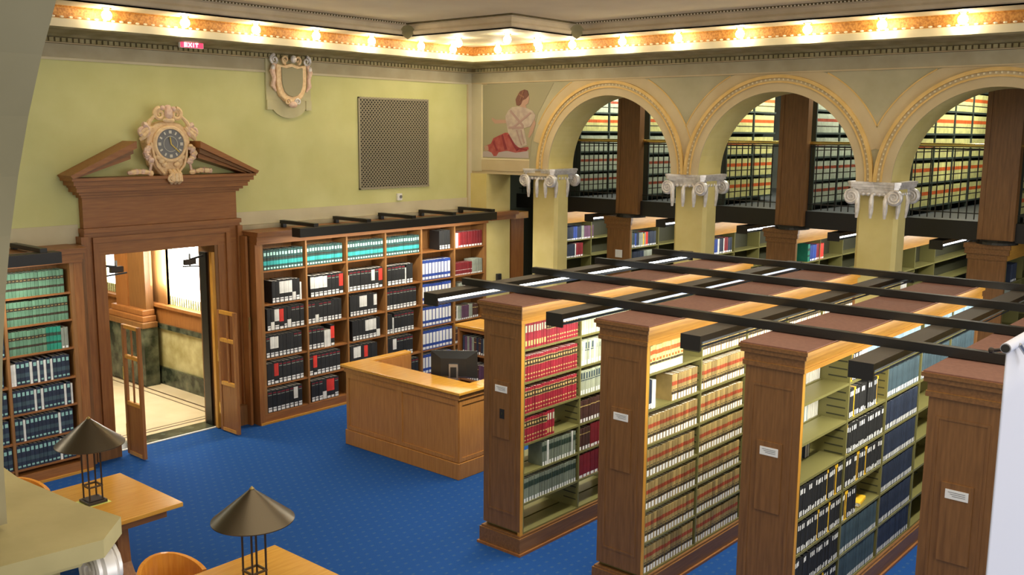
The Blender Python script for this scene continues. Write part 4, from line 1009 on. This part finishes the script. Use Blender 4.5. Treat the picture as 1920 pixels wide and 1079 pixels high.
# wall case light fixtures and bars
fixture(8.47, 12.66, 11.38, 2.925, 'black fluorescent fixture hung before the long wall bookcase', 'fixtures in front of the wall bookcases', 1, 60, face=1)
fixture(2.6, 5.08, 11.38, 2.89, 'black fluorescent fixture hung before the bookcase left of doorway', 'fixtures in front of the wall bookcases', 1, 34, face=1)
for k, x in enumerate([8.79, 9.79, 10.73, 11.65, 12.62]):
    solo('support_bar', B(x-.04, x+.04, 11.33, 12.15, 2.925, 2.975, 'black_metal').box(x-.03, x+.03, 12.08, 12.14, 2.866, 2.925, 'black_metal'), (x, 11.8, 2.925), f'short black bracket bar over the long wall bookcase, {ORD[k]} from left', 'support bar', 'bracket bars over the wall bookcases')
solo('support_bar', B(4.86, 4.94, 11.33, 12.15, 2.89, 2.94, 'black_metal').box(4.87, 4.93, 12.1, 12.16, 2.865, 2.89, 'black_metal'), (4.9, 11.8, 2.9), 'short black bracket bar over the bookcase left of the doorway', 'support bar', 'bracket bars over the wall bookcases')
solo('wall_strip', B(8.1, 12.98, 12.17, 12.248, 2.866, 2.93, 'frieze_tan'), (10, 12.2, 2.9), kind='structure')  # tan strip at the wall foot above the long bookcase

# ------------------------------------------------------------------ desk
t = root('service_desk', (8.7, 9.2, 0), 'panelled golden oak service desk with raised counter on blue carpet', 'desk')
def panelled(g, axis, p, a0, a1, z0, z1, n, m, sg):
    # raised frame strips standing proud on a face; axis 0: face at x=p spanning y; axis 1: face at y=p spanning x
    def bx(u0, u1, v0, v1, th=.012):
        lo, hi = (p-th, p) if sg < 0 else (p, p+th)
        g.box(lo, hi, u0, u1, v0, v1, m) if axis == 0 else g.box(u0, u1, lo, hi, v0, v1, m)
    bx(a0, a1, z1-.08, z1-.001); bx(a0, a1, z0, z0+.05)
    for i in range(n+1):
        c = a0+(a1-a0)*i/n; w_ = .05
        bx(max(a0, c-w_), min(a1, c+w_), z0+.05, z1-.08)
g = G().box(8.41, 8.53, 8.11, 10.25, .0, 1.03, 'oak_desk').box(8.53, 9.55, 8.11, 8.23, 0, 1.03, 'oak_desk').box(8.53, 9.55, 10.17, 10.25, 0, 1.094, 'oak_desk')
part('carcass', g, t)
g = G(); panelled(g, 0, 8.41, 8.11, 10.25, .22, 1.03, 2, 'oak_desk', -1); panelled(g, 1, 8.11, 8.41, 9.55, .22, 1.03, 1, 'oak_desk', -1); part('panel_frame', g, t)
part('plinth', G().box(8.385, 8.409, 8.085, 10.27, 0, .21, 'oak_desk').box(8.409, 9.57, 8.085, 8.109, 0, .21, 'oak_desk'), t, bevel=.006)
g = G().box(8.36, 8.82, 8.05, 10.33, 1.095, 1.13, 'table_wood').box(8.82, 9.6, 8.05, 8.32, 1.095, 1.13, 'table_wood').box(8.82, 9.58, 10.2, 10.33, 1.095, 1.13, 'table_wood')
part('counter_top', g, t, bevel=.006)
part('counter_molding', G().box(8.385, 8.7, 8.08, 10.16, 1.031, 1.094, 'oak_desk').box(8.7, 9.57, 8.08, 8.3, 1.031, 1.094, 'oak_desk').box(8.385, 8.529, 10.16, 10.28, 1.031, 1.094, 'oak_desk'), t)
part('work_surface', B(8.53, 9.3, 8.23, 10.17, .72, .75, 'table_wood'), t)
t = root('computer_monitor', (9.10, 8.86, .75), 'black computer monitor seen from behind on the service desk', 'monitor')
mx, my = 9.10, 8.86
g = G()
g.add([(mx, my-.31, 1.05), (mx, my+.31, 1.05), (mx, my+.31, 1.42), (mx, my-.31, 1.42), (mx-.07, my-.17, 1.09), (mx-.07, my+.17, 1.09), (mx-.07, my+.17, 1.33), (mx-.07, my-.17, 1.33)], [(0, 1, 2, 3), (4, 7, 6, 5), (0, 4, 5, 1), (1, 5, 6, 2), (2, 6, 7, 3), (3, 7, 4, 0)], 'plastic_black')
part('rear_shell', g, t); part('screen_panel', B(mx, mx+.03, my-.31, my+.31, 1.05, 1.42, 'plastic_black'), t, bevel=.005)
part('stand', G().box(mx-.10, mx-.07, my-.06, my+.06, .765, 1.26, 'silver_plate').box(mx-.14, mx+.1, my-.13, my+.13, .751, .766, 'plastic_black'), t)
part('stand_plate', B(mx-.106, mx-.10, my-.04, my+.04, 1.08, 1.22, 'plastic_black'), t)
t.rotation_euler = (0, 0, R(38))

# low bookcase behind the desk
t = root('low_bookcase', (11.05, 9.8, 0), 'low oak bookcase behind the service desk', 'bookcase')
part('top', B(10.72, 11.30, 9.2, 10.42, 1.30, 1.34, 'table_wood'), t, bevel=.005)
part('side', B(10.76, 11.26, 9.22, 9.26, 0, 1.30, 'oak_red'), t); part('side', B(10.76, 11.26, 10.36, 10.40, 0, 1.30, 'oak_red'), t)
part('back', B(11.22, 11.26, 9.26, 10.36, 0, 1.30, 'oak_red'), t)
for z in (.06, .48, .9): part('shelf', B(10.78, 11.22, 9.26, 10.36, z-.03, z, 'oak_red_h'), t)
part('face_rail', G().box(10.755, 10.77, 9.26, 10.36, 1.24, 1.30, 'oak_red_h').box(10.755, 10.77, 9.26, 10.36, 0, .06, 'oak_red_h'), t)
for z, nm in ((.9, 'top'), (.48, 'middle')):
    y = 10.33; k = 0
    while y > 9.4 and k < 20:
        des = RB.choice(['brown_vol', 'navy_book', 'purple_vol', 'grey_vol']); tt = DES[des]['t']
        put_book(des, 10.80, y, z, tt, DES[des]['h'], f'{DESC[des]}, {ORD[k]} from left on {nm} shelf of low bookcase', 'books in the low bookcase', rz=-PI/2)
        y -= tt+.001; k += 1

# ------------------------------------------------------------------ tables, lamps, chairs
def table(x0, x1, y0, y1, label):
    t = root('reading_table', ((x0+x1)/2, (y0+y1)/2, 0), label, 'table', 'oak reading tables')
    part('tabletop', B(x0, x1, y0, y1, .715, .76, 'table_wood'), t, bevel=.006)
    part('apron', G().box(x0+.1, x1-.12, y0+.1, y0+.13, .62, .715, 'oak_red_h').box(x0+.1, x1-.12, y1-.13, y1-.1, .62, .715, 'oak_red_h').box(x1-.15, x1-.121, y0+.131, y1-.131, .621, .714, 'oak_red'), t)
    for lx in (x1-.45, x0+.35):
        yc = (y0+y1)/2
        part('pedestal', G().prism([(yc-.38, .08), (yc+.38, .08), (yc+.30, .2), (yc+.26, .62), (yc-.26, .62), (yc-.30, .2)], 0, lx-.06, lx+.06, 'oak_red'), t, bevel=.008)
        part('foot', B(lx-.09, lx+.09, yc-.45, yc+.45, 0, .08, 'oak_red'), t, bevel=.01)
    part('stretcher', B(x0+.4, x1-.5, (y0+y1)/2-.05, (y0+y1)/2+.05, .2, .3, 'oak_red_h'), t)
    return t
table(1.5, 4.71, 8.22, 9.44, 'long oak reading table at left with bronze lamp, nearest the doorway')
table(1.5, 4.71, 5.53, 6.75, 'oak reading table at bottom centre under the front bronze lamp')
def lamp(x, y, label):
    z = .76
    t = root('table_lamp', (x, y, z), label, 'table lamp', 'bronze cone shaded table lamps')
    part('base', G().box(x-.095, x+.095, y-.095, y+.095, z, z+.03, 'lamp_dark').box(x-.075, x+.075, y-.075, y+.075, z+.03, z+.04, 'lamp_dark'), t, bevel=.004)
    for sx in (-1, 1):
        for sy in (-1, 1):
            part('rod', G().tube([(x+sx*.062, y+sy*.062, z+.035), (x+sx*.062, y+sy*.062, 1.39)], .0085, 8, 'lamp_dark'), t, smooth=True)
    part('collar', G().box(x-.07, x+.07, y-.07, y-.055, z+.16, z+.175, 'lamp_bronze').box(x-.07, x+.07, y+.055, y+.07, z+.16, z+.175, 'lamp_bronze').box(x-.07, x-.055, y-.055, y+.055, z+.16, z+.175, 'lamp_bronze').box(x+.055, x+.07, y-.055, y+.055, z+.16, z+.175, 'lamp_bronze'), t)
    part('top_frame', G().box(x-.072, x+.072, y-.072, y-.055, 1.29, 1.305, 'silver_plate').box(x-.072, x+.072, y+.055, y+.072, 1.29, 1.305, 'silver_plate').box(x-.072, x-.055, y-.055, y+.055, 1.29, 1.305, 'silver_plate').box(x+.055, x+.072, y-.055, y+.055, 1.29, 1.305, 'silver_plate'), t)
    R0 = .315; zr = 1.345
    part('lamp_shade', G().lathe([(R0-.012, zr-.012), (R0, zr-.006), (R0, zr), (.02, 1.585), (.012, 1.58), (R0-.02, zr-.004), (R0-.012, zr-.012)], (x, y, 0), 56, 'lamp_bronze'), t, smooth=True)
    part('finial', G().lathe([(.018, 1.58), (.02, 1.592), (.012, 1.60), (0.0001, 1.612)], (x, y, 0), 12, 'brass_dull'), t, smooth=True)
lamp(4.14, 8.86, 'bronze cone shaded lamp on the left table before the wall bookcase')
lamp(4.10, 6.15, 'bronze cone shaded lamp on the front table at bottom centre')
solo('lamp_pad', B(4.02, 4.26, 8.74, 8.98, .7602, .7615, 'clear_pad'), (4.14, 8.86, .76), 'thin yellow edged square pad under the left table lamp', 'pad')
def chair(x, y, label):
    # curved back captain's chair facing -Y (towards its table)
    t = root('reading_chair', (x, y, 0), label, 'chair', 'curved back wooden chairs at the tables')
    part('seat', G().prism([(x+.24*math.cos(a), y-.03+.23*math.sin(a)) for a in [2*PI*i/20 for i in range(20)]], 2, .43, .465, 'chair_wood'), t, bevel=.01)
    n = 20; pts = [(x+.275*math.cos(a), y-.03+.27*math.sin(a)) for a in [PI*(-.08)+PI*1.16*i/n for i in range(n+1)]]
    hs = [.70+.12*math.sin(PI*i/n)**1.5 for i in range(n+1)]
    g = G()
    for i in range(n):
        (xa, ya), (xb, yb) = pts[i], pts[i+1]; ha, hb = hs[i], hs[i+1]; la, lb = .58+.0*i, .58
        ca = Vector((xa-x, ya-y+.03, 0)).normalized()*.035; cb = Vector((xb-x, yb-y+.03, 0)).normalized()*.035
        v = [(xa, ya, la), (xb, yb, lb), (xb, yb, hb), (xa, ya, ha), (xa-ca.x, ya-ca.y, la), (xb-cb.x, yb-cb.y, lb), (xb-cb.x, yb-cb.y, hb), (xa-ca.x, ya-ca.y, ha)]
        f = [(0, 1, 2, 3), (5, 4, 7, 6), (3, 2, 6, 7), (1, 0, 4, 5)]
        if i == 0: f.append((0, 3, 7, 4))
        if i == n-1: f.append((1, 5, 6, 2))
        g.add(v, f, 'chair_wood')
    part('backrest', g, t, smooth=True)
    for i in (1, 5, 8, 12, 15, 19):
        part('spindle', G().tube([(pts[i][0]*.82+x*.18, pts[i][1]*.82+(y-.03)*.18, .46), (pts[i][0]*.95+x*.05, pts[i][1]*.95+(y-.03)*.05, .59)], .013, 8, 'chair_wood'), t, smooth=True)
    for sx in (-1, 1):
        for sy in (-1, 1):
            part('leg', G().tube([(x+sx*.15, y-.03+sy*.15, .435), (x+sx*.2, y-.03+sy*.21, 0)], [.02, .015], 8, 'chair_wood'), t, smooth=True)
chair(3.80, 9.72, 'orange brown curved back chair at far side of left table')
chair(3.86, 6.98, 'orange brown curved back chair beside the front table')

# white sheet -----------------------------------------------------------------
t = root('hanging_sheet', (4.9, .95, .0), 'white sheet hanging from a roller stand at right edge', 'screen')
g = G(); n = 46
pts = [(4.0+1.75*i/n, .95+.014*math.sin(i*.27)+.008*math.sin(i*.11+1)) for i in range(n+1)]
for i in range(n):
    (xa, ya), (xb, yb) = pts[i], pts[i+1]
    pass
NZ = 16; vs = []
for j in range(NZ+1):
    f_ = j/NZ; zz = 3.485-3.13*f_; am = .2+.8*f_
    vs += [(xa, .95+(ya-.95)*am, zz) for xa, ya in pts]
g.add(vs, [(j*(n+1)+i, j*(n+1)+i+1, (j+1)*(n+1)+i+1, (j+1)*(n+1)+i) for j in range(NZ) for i in range(n)], 'sheet_white')
o = part('fabric', g, t, smooth=True); md = o.modifiers.new('thick', 'SOLIDIFY'); md.thickness = .004
part('roller_tube', G().tube([(3.985, .95, 3.50), (5.8, .95, 3.50)], .02, 16, 'sheet_white'), t, smooth=True)
part('tube_cap', G().tube([(3.978, .95, 3.50), (3.99, .95, 3.50)], .016, 16, 'plastic_black'), t)
part('stand_pole', G().tube([(5.0, .86, 0.02), (5.0, .86, 3.52)], .02, 10, 'silver_plate'), t, smooth=True)
for a in (30, 150, 270): part('stand_leg', G().tube([(5.0, .86, .35), (5.0+.5*math.cos(R(a)), .86+.5*math.sin(R(a)), .015)], .012, 8, 'silver_plate'), t)
part('clamp_arm', G().tube([(4.1, .93, 3.50), (4.22, .90, 3.40)], .008, 6, 'silver_plate').tube([(4.0, .965, 3.49), (3.99, .995, 3.485)], .007, 8, 'lamp_dark').blob((3.985, 1.0, 3.485), .012, .012, .013, 'lamp_dark'), t)

# ------------------------------------------------------------------ lobby beyond the doorway
solo('floor_lobby', G().box(3.5, 8.5, 12.27, 20, -.1, 0, 'lobby_floor_stone').box(8.05, 8.08, 12.75, 20, 0, .002, 'dark_line').box(7.93, 7.95, 12.86, 20, 0, .002, 'dark_line').box(4, 8.05, 12.75, 12.78, 0, .002, 'dark_line').box(4, 7.93, 12.86, 12.88, 0, .002, 'dark_line'), (6, 15, 0), kind='structure')
g = G().box(8.38, 8.6, 12.6, 20, 0, .30, 'marble_green').box(8.42, 8.6, 12.6, 20, .30, .98, 'marble_tan').box(8.36, 8.6, 12.6, 20, .98, 1.06, 'marble_green').box(8.40, 8.6, 12.6, 20, 1.06, 1.38, 'oak_red')
g.box(8.34, 8.6, 12.6, 20, 1.34, 1.39, 'oak_red').box(8.44, 8.6, 12.6, 13.7, 1.38, 3.6, 'oak_red').box(8.44, 8.6, 14.92, 16.42, 1.38, 3.6, 'oak_dark').box(8.44, 8.6, 17.2, 20, 1.38, 3.6, 'oak_dark').box(8.44, 8.6, 12.6, 20, 3.2, 3.8, 'oak_dark')
solo('wall_lobby', g, (8.4, 15, 0), kind='structure')
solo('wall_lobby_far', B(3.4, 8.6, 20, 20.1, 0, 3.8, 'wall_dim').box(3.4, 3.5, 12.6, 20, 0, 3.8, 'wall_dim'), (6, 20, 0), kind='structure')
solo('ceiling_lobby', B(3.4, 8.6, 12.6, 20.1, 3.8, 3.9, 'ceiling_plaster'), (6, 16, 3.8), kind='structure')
for k, (a, b) in enumerate(((13.7, 14.92), (16.42, 17.2))):
    wn = root(f'window_{k+1}', (8.5, (a+b)/2, 1.38), kind='structure')
    part('glass', B(8.50, 8.52, a+.1, b-.1, 1.52, 3.1, 'window_glow'), wn)
    part('leaded_border', G().box(8.485, 8.50, a, b, 1.39, 1.54, 'window_border').box(8.485, 8.50, a, a+.12, 1.54, 3.2, 'window_border').box(8.485, 8.50, b-.12, b, 1.54, 3.2, 'window_border').box(8.485, 8.5, a+.12, b-.12, 3.08, 3.2, 'window_border'), wn)
    g = G(); z = 1.42
    y = a
    while y < b: g.box(8.478, 8.484, y, y+.012, 1.39, 1.54, 'lead'); y += .07
    part('lead_lines', g, wn)
    part('sash', G().box(8.42, 8.50, a-.06, a, 1.38, 3.2, 'oak_dark').box(8.42, 8.5, b, b+.06, 1.38, 3.2, 'oak_dark'), wn)
t = root('lobby_pilaster', (8.2, 15.7, 0), 'dark red wooden pilaster on marble base in the lobby beyond the doorway', 'pilaster')
part('pedestal', G().box(8.08, 8.335, 15.1, 16.3, 0, 1.0, 'marble_green'), t)
part('molded_base', G().box(8.05, 8.335, 15.08, 16.32, 1.0, 1.1, 'oak_dark').box(8.08, 8.335, 15.12, 16.28, 1.1, 1.2, 'oak_red').box(8.11, 8.335, 15.16, 16.24, 1.2, 1.3, 'oak_red'), t, bevel=.015)
part('shaft', G().box(8.17, 8.335, 15.75, 16.15, 1.3, 3.7, 'oak_red').box(8.2, 8.335, 15.2, 15.75, 1.3, 3.7, 'oak_dark'), t)
area_light('lobby_window_light', (8.3, 14.6, 2.3), 1.2, 120, (1, .99, .94), (0, R(-90), 0), 1.5)
area_light('lobby_fill_light', (6.5, 14.6, 3.75), 1.6, 170, (1, .92, .74))  # added fill light for the lobby, no lamp built there

# ------------------------------------------------------------------ annex behind the arcade
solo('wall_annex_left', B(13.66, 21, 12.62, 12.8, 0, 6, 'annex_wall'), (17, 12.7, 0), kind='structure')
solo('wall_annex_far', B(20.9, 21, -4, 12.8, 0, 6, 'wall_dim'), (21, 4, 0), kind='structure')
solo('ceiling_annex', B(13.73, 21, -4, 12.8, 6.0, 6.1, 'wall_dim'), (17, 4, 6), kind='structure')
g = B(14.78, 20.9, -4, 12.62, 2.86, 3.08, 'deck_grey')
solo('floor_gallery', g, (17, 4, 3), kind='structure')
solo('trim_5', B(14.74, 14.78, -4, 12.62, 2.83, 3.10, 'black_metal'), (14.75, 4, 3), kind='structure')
AY = [11.65, 10.09, 8.51, 6.93, 5.38, 3.84]
AX0, AX1, AZT = 14.65, 19.2, 2.80
for k, yc in enumerate(AY):
    an = ['hidden behind the leftmost column', 'under the left wooden pillar', 'between left and middle pillars', 'under the middle wooden pillar', 'between middle and right pillars', 'under the right wooden pillar'][k]
    t = root('annex_bookcase', (AX0, yc, 0), f'oak annex bookcase end beyond the arcade, {an}', 'bookcase', 'annex bookcases beyond the arcade')
    y0, y1 = yc-.25, yc+.25
    part('end_panel', G().box(AX0, AX0+.05, y0, y1, 0, 2.58, 'oak_dark'), t)
    part('cornice', G().box(AX0-.015, AX1, y0-.015, y1+.015, 2.58, 2.66, 'oak_gold_lit_h').box(AX0-.04, AX1, y0-.04, y1+.04, 2.66, 2.74, 'oak_gold_lit_h').box(AX0-.055, AX1, y0-.055, y1+.055, 2.74, AZT, 'oak_gold_lit_h')
         .box(AX0-.016, AX0, y0-.0155, y1+.0155, 2.58, 2.66, 'oak_dark_h').box(AX0-.0415, AX0, y0-.0405, y1+.0405, 2.66, 2.74, 'oak_dark_h').box(AX0-.0565, AX0, y0-.0555, y1+.0555, 2.74, AZT+.001, 'oak_dark_h'), t)  # gold sides painted as lit, dark end boxes as shaded
    part('upright', G().box(AX0+.05, AX0+.07, y0, y1, 0, 2.58, 'shelf_metal').box(15.6, 15.62, y0, y1, 0, 2.58, 'shelf_metal').box(16.55, 16.57, y0, y1, 0, 2.58, 'shelf_metal'), t)
    part('back_panel', B(AX0+.05, AX1, yc-.008, yc+.008, 0, 2.58, 'shelf_dark'), t)
    for z in (2.24, 1.9, 1.56, 1.2): part('shelf', B(AX0+.07, AX1, y0, yc-.01, z-.02, z, 'shelf_metal'), t)
    sets = [[('navy_book', 7), ('blue_book', 2), ('navy_book', 3), ('grey_vol', 2), ('purple_vol', 6)], [('navy_book', 8), ('white_vol', 1), ('dkred_vol', 3)]]
    if k == 1: sets = [[('slate_vol', 3), ('blue_book', 1), ('navy_book', 2), ('grey_vol', 3), ('yellow_book', 1), ('grey_vol', 1), ('red_book', 2), ('navy_book', 6)], [('navy_book', 9), ('grey_vol', 6)]]
    if k == 2: sets = [[('grey_vol', 1), ('yellow_book', 1), ('grey_vol', 1), ('red_book', 1), ('blue_book', 2), ('white_vol', 2), ('navy_book', 3), ('white_vol', 1), ('dkred_vol', 2), ('navy_book', 3)], [('navy_book', 9)]]
    if k == 3: sets = [[('gap', .42), ('green_new', 2), ('blue_book', 4), ('dkred_vol', 2), ('red_book', 4)], [('navy_book', 10)]]
    if k == 4: sets = [[('gap', .85)], [('white_vol', 20)]]
    if k == 5: sets = [[('gap', .3), ('navy_book', 6)], [('grey_vol', 8)]]
    for z, sg in zip((2.24, 1.9), sets):
        row(sg, AX0+.08, AX0+1.6, y0+.01, z, f"{'top' if z > 2 else 'second'} annex shelf {['behind leftmost column','under left pillar','left of middle pillar','under middle pillar','left of right pillar','under right pillar'][k]}", 'books on the annex bookcases')
for k, yc in enumerate([10.87, 9.30, 7.72, 6.15, 4.61]):
    fixture(14.72, 18.5, yc-.05, 2.79, f'black fluorescent fixture end beyond the arcade, {ORD[k]} from left', 'annex light fixtures', 1, 44, side=.2)
for k, yc in enumerate([9.93, 6.82, 3.76]):
    t = root('wooden_pillar', (14.9, yc, AZT), f'tall dark wooden pillar behind the {["left","middle","right"][k]} arch', 'pillar', 'wooden pillars behind the arches')
    part('shaft', G().box(14.66, 14.80, yc-.235, yc+.235, AZT+.06, 5.85, 'oak_dark'), t)
    g = G()
    for a, b in ((yc-.235, yc-.17), (yc+.17, yc+.235)): g.box(14.648, 14.66, a, b, AZT+.06, 5.6, 'oak_dark')
    part('panel_strip', g, t)
    part('base', G().lathe([(.27, 0), (.26, .03), (.24, .06)], (14.80, yc, AZT+.002), 24, 'black_metal'), t)
    part('cap', G().box(14.60, 14.86, yc-.28, yc+.28, 5.2, 5.85, 'oak_dark').box(14.63, 14.83, yc-.255, yc+.255, 5.1, 5.2, 'oak_dark'), t)
t = root('annex_wood_panel', (13.9, 12.2, 0), 'oak cased panel seen between corner pier and leftmost column', 'wall panel')
part('panel_board', G().box(13.75, 14.12, 11.9, 12.6, 0, 2.70, 'oak_red'), t); part('cornice', G().box(13.75, 14.18, 11.84, 12.6, 2.70, 2.82, 'oak_gold_lit_h'), t)  # gold cornice: annex light put into its colour
solo('wall_handset', B(13.27, 13.37, 11.79, 11.85, 1.57, 1.72, 'plastic_black'), (13.3, 11.82, 1.57), 'small black handset box on the pale pier right of the long wall bookcase', 'wall box', bevel=.006)
solo('notice_plate', B(14.630, 14.638, 9.99, 10.14, 2.06, 2.20, 'white_paper'), (14.63, 10.06, 2.1), 'square cream plate on the annex bookcase end under the left pillar', 'notice')
# gallery railing
t = root('gallery_railing', (14.8, 8, 3.10), 'black gallery railing with polished brass handrail behind the arches', 'railing')
part('handrail', G().tube([(14.8, -2, 4.165), (14.8, 12.6, 4.165)], .03, 12, 'brass'), t, smooth=True)
g = G(); y = 1.5
cnt = 0
while y < 12.6: g.box(14.793, 14.807, y-.007, y+.007, 3.12, 4.13, 'black_metal'); y += .108
part('balusters', g, t)['kind'] = 'stuff'
part('lower_rail', B(14.79, 14.81, 1, 12.6, 3.20, 3.215, 'black_metal').box(14.79, 14.81, 1, 12.6, 4.10, 4.125, 'black_metal'), t)
for y in (11.4, 8.3, 5.2, 2.2): part('post', B(14.78, 14.82, y-.02, y+.02, 3.10, 4.14, 'black_metal'), t)

# gallery stacks
GZ = [3.16, 3.56, 3.96, 4.36, 4.74, 5.12]
GZ = [3.20, 3.57, 3.95, 4.335, 4.70, 5.06]
stk = [(11.65, 15.2, 19.0, 6), (10.09, 15.2, 19.0, 6), (8.51, 15.2, 17.0, 6), (6.93, 15.2, 17.1, 6), (5.38, 15.2, 20.0, 6), (3.84, 15.2, 20.0, 6)]
sname = ['leftmost', 'second', 'third', 'fourth', 'fifth', 'sixth']
ind = 0
bulk = G()
for si, (yc, x0, x1, n) in enumerate(stk):
    t = root('gallery_stack', (x0, yc, 3.08), f'black metal bookstack on the gallery, {sname[si]} from left behind the arches', 'bookcase', 'metal bookstacks on the gallery')
    y0, y1 = yc-.25, yc+.25
    g = G(); x = x0
    while x < x1+.01: g.box(x-.015, x+.015, y0, y1, 3.08, 5.6, 'steel_green'); x += .95
    part('upright', g, t)
    part('back_panel', B(x0, x1, yc-.01, yc+.01, 3.08, 5.5, 'steel_green'), t)
    for z in GZ: part('shelf', B(x0, x1, y0+.005, yc-.01, z-.03, z, 'steel_green'), t)
for si in (5, 4, 3, 2, 1, 0):
    yc, x0, x1, n = stk[si]
    for zi, z in enumerate(GZ):
        x = x0+.02; k = 0
        while x < x1-.08:
            f = ((x-x0) % .95)
            if f > .95-.075: x += .95-f+.02; continue
            des = 'gal_rep' if si in (4, 5, 2) else 'gal_rep2'
            if (si, zi) in ((1, 3), (0, 3)): des = 'gal_rep'
            t_ = .055
            vis = (si == 4 and 16.0 < x < 19.2 and zi >= 1) or (si == 2 and x < 16.6 and zi in (3, 4))
            if vis and CN.get('law_reporter', 0) < 300:
                put_book(des, x, yc-.235, z, t_, DES[des]['h'], f"{DESC[des]}, {ORD[k]} from left, {['bottom','fifth','fourth','third','second','top'][zi]} shelf, {sname[si]} gallery stack", 'law reporters on the gallery stacks'); ind += 1
            else:
                book_geo(bulk, DES[des], t_, DES[des]['h'], x, yc-.235, z)
            x += t_+.0005; k += 1
o = solo('gallery_books', bulk, (17, 8, 3.1), 'remaining rows of yellow and red banded reporters on the gallery stacks', 'books', 'law reporters on the gallery stacks', 'stuff')
for y in (9.3, 6.15, 4.5, 10.9, 7.7):
    t = root('gallery_lamp', (16.5, y, 5.6), f'white strip lamp under the annex ceiling, aisle {["second","fourth","fifth","first","third"][[9.3,6.15,4.5,10.9,7.7].index(y)]} from left', 'light fixture', 'gallery strip lamps')
    part('diffuser', B(15.2, 18.4, y-.04, y+.04, 5.6, 5.64, 'tube_lit'), t); part('hanger', B(16.5, 16.52, y-.01, y+.01, 5.64, 6.0, 'black_metal'), t)
    ld = bpy.data.lights.new('strip_light', 'AREA'); ld.shape = 'RECTANGLE'; ld.size = 3.2; ld.size_y = .12; ld.energy = 100; ld.color = (1, .98, .86)
    o = bpy.data.objects.new('strip_light', ld); o.parent = t; o.location = (.3, 0, -.02); col.objects.link(o)
for i, (y, z) in enumerate(((7.9, 3.10), (5.9, 3.10))): pass
print(CN)
print('BOOKS', NB[0], 'individual gallery', ind, 'objects', len(bpy.data.objects))
